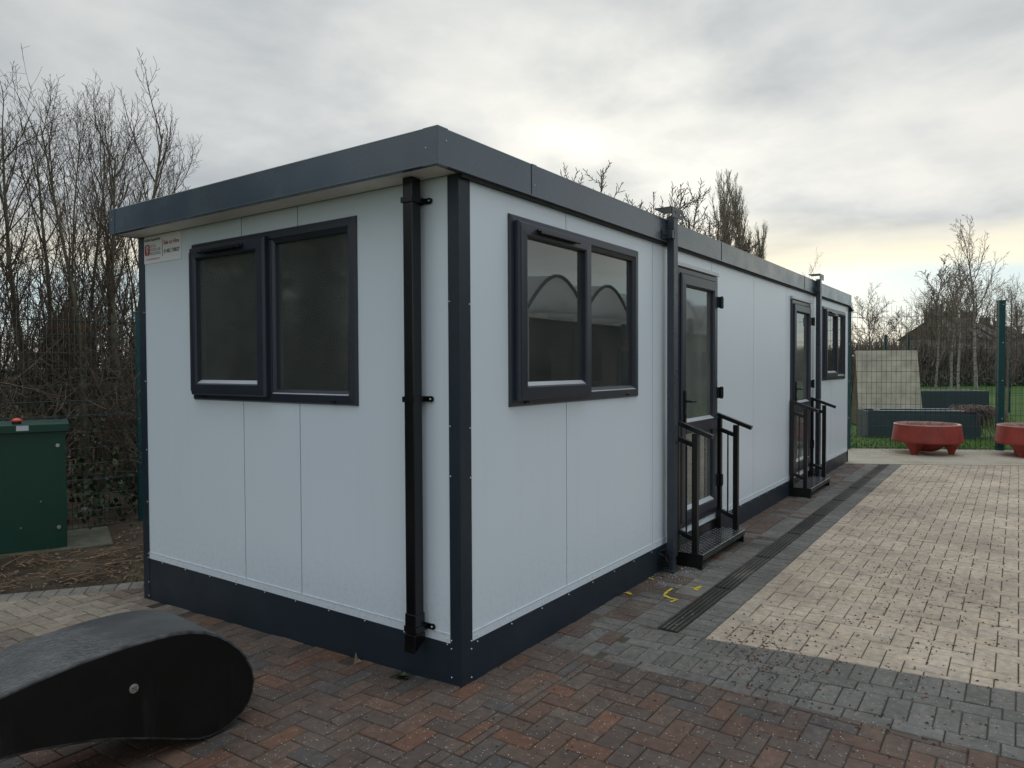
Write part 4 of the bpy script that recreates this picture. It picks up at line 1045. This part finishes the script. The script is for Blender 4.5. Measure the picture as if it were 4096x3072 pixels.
tree('round', 43, 7.9, .11, spot(.742, 57, 0), 'bare tree past the right edge of the view', gr_, FT, 1)
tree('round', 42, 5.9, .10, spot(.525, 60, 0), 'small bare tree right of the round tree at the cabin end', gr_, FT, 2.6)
gp = 'lombardy poplars far behind the cabin'; PP = ('poplar_twig', 'poplar_twig')
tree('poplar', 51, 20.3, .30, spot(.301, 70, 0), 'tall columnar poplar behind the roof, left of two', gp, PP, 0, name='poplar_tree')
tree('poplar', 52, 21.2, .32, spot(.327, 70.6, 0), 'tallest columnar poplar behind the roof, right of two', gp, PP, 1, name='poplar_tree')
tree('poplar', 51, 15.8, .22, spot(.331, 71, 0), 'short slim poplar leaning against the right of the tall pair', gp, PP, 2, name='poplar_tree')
gb = 'spiky fruit trees behind the cabin'; SP = ('berry_twig', 'berry_twig')
tree('spur', 61, 5.9, .10, spot(.109, 16, -.1), 'spiky bare fruit tree behind the roof, leftmost of the row', gb, SP, .2, name='fruit_tree', berries=True)
tree('spur', 62, 6.0, .11, spot(.166, 16, -.1), 'spiky bare fruit tree with red berries, tallest behind the roof', gb, SP, 1.0, name='fruit_tree', berries=True)
tree('spur', 63, 5.7, .10, spot(.232, 17, -.1), 'spiky bare fruit tree directly behind the nearer post top', gb, SP, 2.0, name='fruit_tree', berries=True)
tree('spur', 64, 5.0, .10, spot(.270, 17, -.1), 'spiky bare fruit tree nearest the poplars, low behind the roof', gb, SP, 3.6, name='fruit_tree', berries=True)
tree('spur', 64, 5.85, .10, spot(.137, 16.6, -.1), 'spiky bare fruit tree behind the roof, second from left in the row', gb, SP, .9, name='fruit_tree', berries=True)
tree('spur', 61, 5.8, .10, spot(.196, 16.4, -.1), 'spiky bare fruit tree with red berries just left of the nearer post top', gb, SP, 4.9, name='fruit_tree', berries=True)
tree('spur', 62, 5.45, .10, spot(.252, 17.4, -.1), 'spiky bare fruit tree close on the right of the nearer post top', gb, SP, 2.7, name='fruit_tree', berries=True)
tree('stem', 17, 5.7, .05, spot(.390, 25, 0), 'thin twigs of a lone bare sapling above the far roof edge', gb, FT, .3, name='sapling')

# scrub under the left trees, one tangled mass
sc = MB(); lv = MB(); r = random.Random(99)
SP_ = dict(depth=2, seg=(4,4,3), n=(4,3,3), wan=(.12,.16,.2), up=(.10,.06,.03), tip=(.4,.5,.6), ch=(10,6,0), st=(.12,.1,0), ang=(45,50,0), len=(.5,.5,0), sh=(.3,.3,0), rr=(.5,.6,0), rmin=.0034)
def shrub(x, y, H, stems, leafn):
    for s in range(stems):
        a = r.uniform(0, 6.28); l = r.uniform(.1, .55)
        grow((sc, sc), r, (x+.25*math.cos(a)*r.random(), y+.25*math.sin(a)*r.random(), -.12), (l*math.cos(a), l*math.sin(a), 1), H*r.uniform(.6, 1.1), r.uniform(.010, .022), 0, SP_, a)
    for i in range(leafn):
        p = Vector((x+r.gauss(0, .5), y+r.gauss(0, .5), r.uniform(.1, H*.9))); u = rv(r).normalized(); w = u.cross(rv(r)).normalized(); s = r.uniform(.012, .03)
        lv.poly([p-u*s, p+w*s*.6, p+u*s, p-w*s*.6])
for i in range(80):
    x = r.uniform(-9, 8.5); row = i % 4; yf = 5.642-.2127*(x-1.353)
    y = yf+(.7, 1.7, 3.0, 4.6)[row]+r.uniform(-.4, .5)
    shrub(x, y, (1.8, 2.2, 2.5, 2.7)[row]*r.uniform(.8, 1.15), (7, 8, 9, 9)[row], 55)
for i in range(34):
    x = r.uniform(-2, 14); y = 13+r.uniform(0, 7); shrub(x, y, r.uniform(1.6, 2.6), 8, 60)
tag(sc.build('scrub', M['twig'], None, recalc=False), 'tangled brown scrub filling the bank behind the left fence', 'scrub', kind='stuff')
tag(lv.build('scrub_leaves', M['scrub_leaf'], None, recalc=False), 'sparse withered leaves among the scrub behind the left fence', 'leaves', kind='stuff')

# far hedge in front of the terrace
hb = MB(); r = random.Random(4); hc = spot(.60, 52, 0); hd = Vector((.576, -.818, 0)); hn = Vector((.818, .576, 0))
for i in range(15000):
    s = r.uniform(-26, 24); dpt = r.uniform(0, 2.6); p = hc+hd*s+hn*dpt; top = 3.15+.45*mn.noise((s*.35, 0, 1))+.35*mn.noise((s*1.6, 2, 1))+.25*r.random()
    z0 = r.uniform(0, top*.8) if r.random() < .75 else r.uniform(0, .4); h = min(top-z0, r.uniform(.5, 1.5)); q = Vector((p.x, p.y, z0))
    b_ = q+Vector((r.gauss(0, .14), r.gauss(0, .14), h*.6)); hb.tube([q, b_, b_+Vector((r.gauss(0, .16), r.gauss(0, .16), h*.4))], [.04, .032, .016], 3, 0, False)
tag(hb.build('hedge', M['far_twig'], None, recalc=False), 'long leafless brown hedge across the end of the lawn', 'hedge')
gbm = MB()
for i in range(2600):
    s = r.uniform(-26, 24); p = hc+hd*s-hn*r.uniform(.1, .9); z = abs(r.gauss(0, .45)); u = rv(r).normalized(); w = u.cross(rv(r)).normalized(); k = r.uniform(.05, .13)
    q = Vector((p.x, p.y, z)); gbm.poly([q-u*k, q+w*k*.7, q+u*k, q-w*k*.7])
tag(gbm.build('hedge_foot_ivy', M['ivy'], None, recalc=False), 'dark green ivy along the foot of the far hedge', 'ivy', kind='stuff')

# ------------------------------------------------------------------ houses
def house(p, d, W, L, eave, ridge, mats, label, group, stacks=(), name='terraced_house', windows=True):
    """p: middle of the gable facing us, d: ridge direction"""
    p = Vector(p); d = Vector(d).normalized(); s = Vector((d.y, -d.x, 0)); t = thing(name, label, 'house', p, group); f = lambda q: p+s*q[0]+d*q[1]+Vector((0, 0, q[2]))
    b = MB(f); h = W/2
    for y in (0, L): b.poly([(-h, y, -.3), (h, y, -.3), (h, y, eave), (0, y, ridge-.05), (-h, y, eave)])
    for x in (-h, h): b.poly([(x, 0, -.3), (x, L, -.3), (x, L, eave), (x, 0, eave)])
    wl = b.build('wall', M[mats[0]], t)
    b = MB(f); o = .25; th = .16
    for sx in (-1, 1):
        a = (0, -o*.4, ridge); q = (sx*(h+o), -o*.4, eave-o*(ridge-eave)/h); n = len(b.v)
        for (x, z) in ((a[0], a[2]), (q[0], q[2]), (q[0], q[2]-th), (a[0], a[2]-th)):
            b.v.append((x, -o*.4, z)); b.v.append((x, L-.01, z))
        for k in range(4): b.face((n+2*k, n+2*((k+1) % 4), n+2*((k+1) % 4)+1, n+2*k+1))
        b.face((n, n+2, n+4, n+6)); b.face((n+1, n+7, n+5, n+3))
    rf = b.build('roof', M[mats[1]], t)
    for (y, w, dep, top, pots) in stacks:
        b = MB(f); b.box(-w/2, w/2, y, y+dep, ridge-1.2, top-.45); b.box(-w/2-.06, w/2+.06, y-.06, y+dep+.06, top-.449, top-.33)
        for k in range(pots): b.lathe(f((-w/2+w*(k+.5)/pots, y+dep/2, 0))-Vector((0, 0, 0)), [(.11, top-.33), (.10, top)], 8) if False else b.box(-w/2+w*(k+.5)/pots-.1, -w/2+w*(k+.5)/pots+.1, y+dep/2-.1, y+dep/2+.1, top-.329, top)
        b.build('chimney', M[mats[0]], rf)
    if windows:
        for (x, z) in ((-h*.5, 1.0), (h*.35, 1.0), (-h*.45, 3.5), (h*.35, 3.5)):
            b = MB(f); b.box(x-.5, x+.5, -.02, -.004, z, z+1.2); w_ = b.build('window', M['bead'], t); b = MB(f); b.box(x-.43, x+.43, -.026, -.0205, z+.07, z+1.13); b.build('pane', M['screen'], w_)
    return t
hs = [(111.0-2.75, 9.7-2.2), (121.9-2.75, 8.2-2.2), (132.7-2.75, 6.7-2.2), (148.5-2.75, 4.9-2.2), (164.4-2.75, 3.3-2.2), (181-2.75, 1.2-2.2)]
hd1 = Vector((.9903, -.139, 0)); TB = ('terrace_brick', 'slate')
lab = ['end terrace house with gable and chimney facing the lawn', 'second terrace house from the gable end, dark roof and wide chimney', 'third terrace house from the gable end, seen as chimney and roof', 'fourth terrace house from the gable end, behind the tall birch', 'farthest terrace house, chimney just left of the thick green post']
zt = [9.05, 9.45, 10.0, 10.0, 10.1]; st = [(0.2, 1.6), (.2, 1.8), (.2, 1.9), (.2, 1.6), (.2, 1.6)]
for i in range(5):
    p = Vector((hs[i][0], hs[i][1], 0)); q = Vector((hs[i+1][0], hs[i+1][1], 0)); rd = 7.75+.36*i
    house(p, q-p, 7.4, (q-p).length-.02, rd-2.6, rd, TB, lab[i], 'terraced houses beyond the hedge', ((0.25, st[i][1], .9, zt[i], 4),), windows=(i == 0))
for j, (kx, dd_) in enumerate(((.715, 120), (.755, 126))):
    p = spot(kx, dd_, 0); house(p, (1, -.2, 0), 8, 9, 4.6, 7.0, TB, ('detached house beyond the hedge past the thick green post', 'detached house beyond the hedge at far right')[j], 'terraced houses beyond the hedge', ((3, 1.4, .8, 8.4, 3),), name='detached_house')
house(spot(-.613, 100, 0), (.40, .92, 0), 6.4, 9, 7.2, 10.4, ('house_brick', 'slate'), 'red brick gabled house glimpsed through the left trees', None, ((4, .9, .7, 11.4, 2),), name='brick_house')

# ------------------------------------------------------------------ what the long wall's windows mirror: canopy and school block opposite
cp = thing('play_canopy', 'white tensile canopy of scalloped bays opposite the long wall', 'canopy', (20, -10, 0))
for k in range(9):
    x0 = 6.5+3.1*k; b = MB(); n = 14
    for j, y in enumerate((-8.2, -9.8, -11.4)):
        for i in range(n+1):
            t_ = i/n; z = 3.25+.95*math.sin(math.pi*t_)-(.12 if j == 0 else 0); b.v.append((x0+3.1*t_, y, z))
    for j in range(2):
        for i in range(n): b.face((j*(n+1)+i, j*(n+1)+i+1, (j+1)*(n+1)+i+1, (j+1)*(n+1)+i))
    o = b.build('canopy_bay', M['canopy'], cp, smooth=True); sl = o.modifiers.new('thick', 'SOLIDIFY'); sl.thickness = .03
    b = MB(); b.tube([(x0+3.1*i/n, -8.17, 3.13+.95*math.sin(math.pi*i/n)) for i in range(n+1)], .05, 6); b.build('canopy_hem', M['render_dark'], cp)
    b = MB(); b.cyl((x0, -8.2, 0), (x0, -8.2, 3.25), .06, 10); b.build('canopy_post', M['bead'], cp)
sch = thing('school_block', 'dark clad single storey school block behind the white canopy', 'building', (18, -15, 0))
b = MB(); b.box(3, 38, -18, -12, -.3, 3.3); b.build('wall', M['render_dark'], sch)
b = MB(); b.box(2.7, 38.3, -18.3, -11.7, 3.301, 3.6); b.build('roof', M['soffit'], sch)
for k in range(8):
    b = MB(); b.box(5+k*4.1, 7.6+k*4.1, -11.99, -11.93, .9, 2.4); w_ = b.build('window', M['render_dark'], sch); b = MB(); b.box(5.08+k*4.1, 7.52+k*4.1, -11.925, -11.915, .98, 2.32); b.build('pane', M['screen'], w_)

# ------------------------------------------------------------------ small stuff on the ground
r = random.Random(21); b = MB()
for i in range(9000):                                  # short grass where the lawn is near
    n = 10.66+abs(r.gauss(0, 2.6)); m = r.uniform(-4, 11); p = site(n, m); z = .012+.02*mn.noise((p.x*.5, p.y*.5, 5)); h = r.uniform(.03, .09); a = r.uniform(0, 6.28); w = r.uniform(.006, .012)
    e = Vector((math.cos(a)*w, math.sin(a)*w, 0)); q = Vector((p.x, p.y, z-.005)); b.poly([q-e, q+e, q+Vector((r.gauss(0, .02), r.gauss(0, .02), h))])
tag(b.build('grass', M['grassblade'], None, recalc=False), 'short green grass on the lawn beyond the fence', 'grass', kind='stuff')
b = MB()
for i in range(1500):                                  # tufts and moss along the paving edge
    d = abs(r.gauss(0, .10)); s = r.uniform(-6, 2); 
    if mn.noise((s*1.7, 3, 0)) < -.02: continue
    p = N1*(LEFT_D+d)+E1*s; h = r.uniform(.01, .05); a = r.uniform(0, 6.28); e = Vector((math.cos(a), math.sin(a), 0))*r.uniform(.003, .009); q = Vector((p.x, p.y, -.115)); b.poly([q-e, q+e, q+Vector((r.gauss(0, .02), r.gauss(0, .02), h))])
tag(b.build('grass_tufts', M['moss'], None, recalc=False), 'mossy grass tufts along the left edge of the paving', 'grass', kind='stuff')
b = MB()
for i in range(1500):                                  # twigs and bark on the soil
    d = .05+abs(r.gauss(0, .8)); s = r.uniform(-5, 3); p = N1*(LEFT_D+d)+E1*s; a = r.uniform(0, 6.28); L = r.uniform(.03, .16) if r.random() < .85 else r.uniform(.15, .45); e = Vector((math.cos(a), math.sin(a), r.gauss(0, .10)))*L/2
    z = -.098+min(.03, d*.05); q = Vector((p.x, p.y, z)); b.tube([q-e, q+Vector((0, 0, r.uniform(0, .012))), q+e], r.uniform(.002, .006), 3, 0, False)
for i in range(1700):
    d = .03+abs(r.gauss(0, .9)); s = r.uniform(-5, 3); p = N1*(LEFT_D+d)+E1*s; q = Vector((p.x, p.y, -.100+min(.03, d*.05))); u = Vector((r.gauss(0, 1), r.gauss(0, 1), r.gauss(0, .3))).normalized(); w = u.cross(Vector((r.gauss(0, .3), r.gauss(0, .3), 1))).normalized(); k = r.uniform(.008, .024); b.poly([q-u*k, q+w*k*.6, q+u*k, q-w*k*.6])
tag(b.build('woody_litter', M['litter'], None, recalc=False), 'scattered twigs and dead leaves on the soil by the cabinet', 'litter', kind='stuff')
b = MB()
for i in range(3600):  # extra dark leaves, added to give the black shade behind the fence
    x = r.uniform(-6, 7); yf = 5.642-.2127*(x-1.353); p = Vector((x, yf+.35+abs(r.gauss(0, .8)), -.09+abs(r.gauss(0, .38)))); u = rv(r).normalized(); w = u.cross(rv(r)).normalized(); k = r.uniform(.02, .055); b.poly([p-u*k, p+w*k*.8, p+u*k, p-w*k*.8])
for i in range(1500):                                  # ivy under the fence
    x = r.uniform(-6, 6); yf = 5.642-.2127*(x-1.353); p = Vector((x, yf+r.gauss(.5, .45), -.09+abs(r.gauss(0, .10)))); u = rv(r).normalized(); w = u.cross(rv(r)).normalized(); k = r.uniform(.015, .04); b.poly([p-u*k, p+w*k*.8, p+u*k, p-w*k*.8])
tag(b.build('ivy', M['ivy'], None, recalc=False), 'dark ivy leaves creeping under the left fence', 'ivy', kind='stuff')
b = MB()
def crumb(x, y, s, m, z=None):
    a = r.uniform(0, 6.28); z = (gz(x, y) if z is None else z); n = len(b.v); l = s*r.uniform(.8, 1.6); w = s*r.uniform(.6, 1)
    for (i, j, k) in ((-1,-1,0),(1,-1,0),(1,1,0),(-1,1,0),(0,0,1)):
        dx = i*l*.5; dy = j*w*.5; b.v.append((x+dx*math.cos(a)-dy*math.sin(a), y+dx*math.sin(a)+dy*math.cos(a), z+.001+k*s*.55))
    for q in ((0,1,4),(1,2,4),(2,3,4),(3,0,4)): b.face([n+i for i in q], m)
clus = [(1.25,-1.10,.16,90),(1.55,-1.02,.2,70),(.98,-1.25,.18,80),(1.45,-1.45,.25,60),(2.2,-1.6,.28,90),(3.0,-1.75,.25,60),(3.3,-1.45,.2,40),(1.9,-2.1,.3,60),(2.8,-2.2,.4,60),(4.2,-1.9,.5,50),(1.1,-1.8,.3,50),(.6,-1.5,.4,60),(5.2,-1.5,.7,40)]
for (cx, cy, sd, n) in clus:
    for i in range(n): crumb(r.gauss(cx, sd), r.gauss(cy, sd*.7), r.uniform(.006, .013), 0 if r.random() < .6 else 1)
for i in range(420): crumb(r.uniform(.9, 7), r.uniform(-3.6, -.8), r.uniform(.006, .012), 1 if r.random() < .7 else 0)
for i in range(500): crumb(r.gauss(-.3, .9), r.gauss(-.9, .7), r.uniform(.004, .010), 1 if r.random() < .6 else 0)
for i in range(190): crumb(r.gauss(2.45, .22), r.gauss(-.13, .08), r.uniform(.0025, .0065), 2)
for i in range(420): crumb(r.uniform(-1.6, 1.8), r.uniform(-1.8, .3), r.uniform(.0022, .0045), 2)
tag(b.build('paving_crumbs', [M['pellet'], M['pellet_dark'], M['grit']], None, recalc=False), 'rust coloured crumbs and pale grit strewn over the paving', 'litter', kind='stuff')
# yellow spray marks on the blocks
b = MB()
def mark(pts, w):
    for (p, q) in zip(pts[:-1], pts[1:]):
        p = Vector((*p, 0)); q = Vector((*q, 0)); L = (q-p).length; d = (q-p)/L; s = Vector((-d.y, d.x, 0)); n = 7; prev = None
        for i in range(n+1):
            c = p+d*(L*i/n); ww = w*r.uniform(.5, 1.1); cur = (c+s*ww/2, c-s*ww/2)
            if prev: b.poly([(v.x, v.y, gz(v.x, v.y)+.0036) for v in (prev[0], prev[1], cur[1], cur[0])])
            prev = cur
mark([(2.07, -.25), (1.97, -.25), (1.89, -.262)], .024); mark([(1.89, -.265), (1.86, -.32), (1.85, -.375)], .030); mark([(1.86, -.375), (1.78, -.355)], .022)
mark([(2.23, -.405), (2.14, -.385), (2.13, -.42)], .034); mark([(2.16, -.35), (2.17, -.42)], .020); mark([(2.205, -.005), (2.195, -.055)], .020); mark([(1.81, -.02), (1.78, -.07)], .035); mark([(2.17, -.262), (2.155, -.275)], .02)
struct(b.build('yellow_marking', M['yellow'], None, recalc=False), 'yellow spray marks on the blocks beside the drain')
# dry leaf and little weed at the foot of the short wall
b = MB(); c = Vector((-.045, .70, gz(0, .70))); 
for (p0, p1, p2) in (((-.03, -.005, .0), (.0, .012, .055), (.002, -.002, .004)), ((.002, -.002, .004), (.0, .012, .055), (.025, .02, .008)), ((-.03, -.005, 0), (.002, -.002, .004), (-.005, -.03, .012)), ((.002, -.002, .004), (.025, .02, .008), (.022, -.022, .0))): b.poly([c+Vector(p0), c+Vector(p1), c+Vector(p2)])
tag(b.build('dry_leaf', M['dryleaf'], None, recalc=False), 'curled pale dry leaf against the skirting of the short wall', 'leaf')
b = MB(); c = Vector((-.06, .34, gz(0, .34)))
for i in range(60):
    a = r.uniform(0, 6.28); L = r.uniform(.01, .035); e = Vector((math.cos(a), math.sin(a)*1.4, 0)); w = Vector((-e.y, e.x, 0))*.005; z = Vector((0, 0, r.uniform(.002, .016))); b.poly([c-w, c+w, c+e*L+w*.6+z, c+e*L-w*.6+z])
tag(b.build('weed', M['ivy'], None, recalc=False), 'small green weed between the blocks under the downpipe', 'weed')

# ------------------------------------------------------------------ sky, sun, camera
SUN = Vector((.878, .425, .2205)).normalized()
w = bpy.data.worlds.new('World'); scene.world = w; w.use_nodes = True; nt = w.node_tree; bg = nt.nodes['Background']
tc = N(nt, 'ShaderNodeTexCoord'); D = tc.outputs['Generated']
def math_(op, a, b_=None, c=None):
    n = N(nt, 'ShaderNodeMath', operation=op)
    for i, x_ in enumerate((a, b_, c)):
        if x_ is None: continue
        if isinstance(x_, (int, float)): n.inputs[i].default_value = x_
        else: nt.links.new(x_, n.inputs[i])
    return n.outputs[0]
sep = N(nt, 'ShaderNodeSeparateXYZ'); nt.links.new(D, sep.inputs[0])
zc = math_('ADD', math_('MAXIMUM', sep.outputs['Z'], 0.0), .16)
cmb = N(nt, 'ShaderNodeCombineXYZ'); nt.links.new(math_('DIVIDE', sep.outputs['X'], zc), cmb.inputs[0]); nt.links.new(math_('DIVIDE', sep.outputs['Y'], zc), cmb.inputs[1])
n1 = N(nt, 'ShaderNodeTexNoise', Scale=.66, Detail=7.0, Roughness=.52, Distortion=.35); nt.links.new(cmb.outputs[0], n1.inputs['Vector'])
n2 = N(nt, 'ShaderNodeTexNoise', Scale=2.6, Detail=6.0, Roughness=.55, Distortion=.2); nt.links.new(cmb.outputs[0], n2.inputs['Vector'])
f = math_('ADD', math_('MULTIPLY', n1.outputs['Fac'], .70), math_('MULTIPLY', n2.outputs['Fac'], .30))
cl = ramp(nt, f, [(.39, (.345, .37, .39)), (.46, (.43, .45, .46)), (.53, (.52, .53, .525)), (.61, (.60, .595, .57))])
dot = N(nt, 'ShaderNodeVectorMath', operation='DOT_PRODUCT'); nt.links.new(D, dot.inputs[0]); dot.inputs[1].default_value = SUN
dp = math_('MAXIMUM', dot.outputs['Value'], 0.0)
g1 = math_('MULTIPLY', math_('POWER', dp, 10.0), .10); g2 = math_('MULTIPLY', math_('POWER', dp, 90.0), .16)
gl_ = math_('MULTIPLY', math_('ADD', g1, g2), math_('MULTIPLY_ADD', f, 3.2, -.75))
gc = N(nt, 'ShaderNodeVectorMath', operation='SCALE'); gc.inputs[0].default_value = (1.0, .90, .66); nt.links.new(gl_, gc.inputs['Scale'])
zen = N(nt, 'ShaderNodeMapRange', interpolation_type='SMOOTHSTEP'); nt.links.new(sep.outputs['Z'], zen.inputs['Value'])
for k_, v_ in (('From Min', .46), ('From Max', .95), ('To Min', 0.0), ('To Max', 1.0)): zen.inputs[k_].default_value = v_
zb = mix(nt, zen.outputs['Result'], (1.0, 1.0, 1.0), (2.5, 2.6, 2.74)); clz = mix(nt, 1.0, cl.outputs['Color'], zb, 'MULTIPLY'); away = ramp(nt, dp, [(.60, (.70, .73, .76)), (.96, (1.0, 1.0, 1.0))]); clz = mix(nt, 1.0, clz, away.outputs['Color'], 'MULTIPLY')   # an overcast sky is brightest overhead
add = N(nt, 'ShaderNodeVectorMath', operation='ADD'); nt.links.new(clz, add.inputs[0]); nt.links.new(gc.outputs[0], add.inputs[1])
sky = N(nt, 'ShaderNodeTexSky', sky_type='NISHITA', sun_disc=False); sky.sun_elevation = math.asin(SUN.z); sky.sun_rotation = math.atan2(SUN.x, SUN.y); sky.air_density = 1.0; sky.dust_density = 1.5
sk = N(nt, 'ShaderNodeVectorMath', operation='SCALE', Scale=.075); nt.links.new(sky.outputs[0], sk.inputs[0])
n3 = N(nt, 'ShaderNodeTexNoise', Scale=1.0, Detail=5.0, Roughness=.55); mp = N(nt, 'ShaderNodeMapping'); mp.inputs['Scale'].default_value = (2.2, 2.2, 16); nt.links.new(D, mp.inputs['Vector']); nt.links.new(mp.outputs[0], n3.inputs['Vector'])
zz = math_('ADD', sep.outputs['Z'], math_('MULTIPLY_ADD', n3.outputs['Fac'], .10, -.05))
gap = ramp(nt, zz, [(.118, (1,)*3), (.143, (0,)*3)]); edge = ramp(nt, zz, [(.102, (0,)*3), (.128, (1,)*3), (.150, (.85,)*3), (.19, (0,)*3)])
pale = mix(nt, .85, sk.outputs[0], (.50, .62, .66)); warm = mix(nt, ramp(nt, sep.outputs['Z'], [(.02, (.45,)*3), (.06, (0,)*3)]).outputs['Color'], pale, (.90, .80, .58))
c1 = mix(nt, gap.outputs['Color'], add.outputs[0], warm)
toward = ramp(nt, dp, [(.55, (.15,)*3), (.9, (.85,)*3)]); ef = mix(nt, 1.0, edge.outputs['Color'], toward.outputs['Color'], 'MULTIPLY')
c2 = mix(nt, ef, c1, (.82, .75, .57))
nt.links.new(c2, bg.inputs['Color']); bg.inputs['Strength'].default_value = 1.0
sun = bpy.data.lights.new('sun', 'SUN'); sun.energy = .6; sun.angle = R(14); sun.color = (1, .93, .82)
so = bpy.data.objects.new('sun', sun); COL.objects.link(so); so.rotation_euler = (-SUN).to_track_quat('-Z', 'Y').to_euler(); so.location = (30, 15, 20)
cam = bpy.data.cameras.new('camera'); co = bpy.data.objects.new('camera', cam); COL.objects.link(co); scene.camera = co
rx = Vector((.57566503, -.81767293, -.00455675)); ry = Vector((.02263171, .01036226, .99969017)); fw = Vector((.81737237, .57558979, -.02447053))
co.matrix_world = Matrix(((rx.x, ry.x, -fw.x, CAM.x), (rx.y, ry.y, -fw.y, CAM.y), (rx.z, ry.z, -fw.z, CAM.z), (0, 0, 0, 1)))
cam.sensor_width = 36; cam.lens = 2878.093/4096*36; cam.clip_start = .05; cam.clip_end = 3000
vs = scene.view_settings; vs.view_transform = 'Standard'; vs.look = 'None'; vs.exposure = .48; vs.gamma = 1
scene.cycles.max_bounces = 8; scene.cycles.transparent_max_bounces = 16; scene.cycles.use_denoising = True
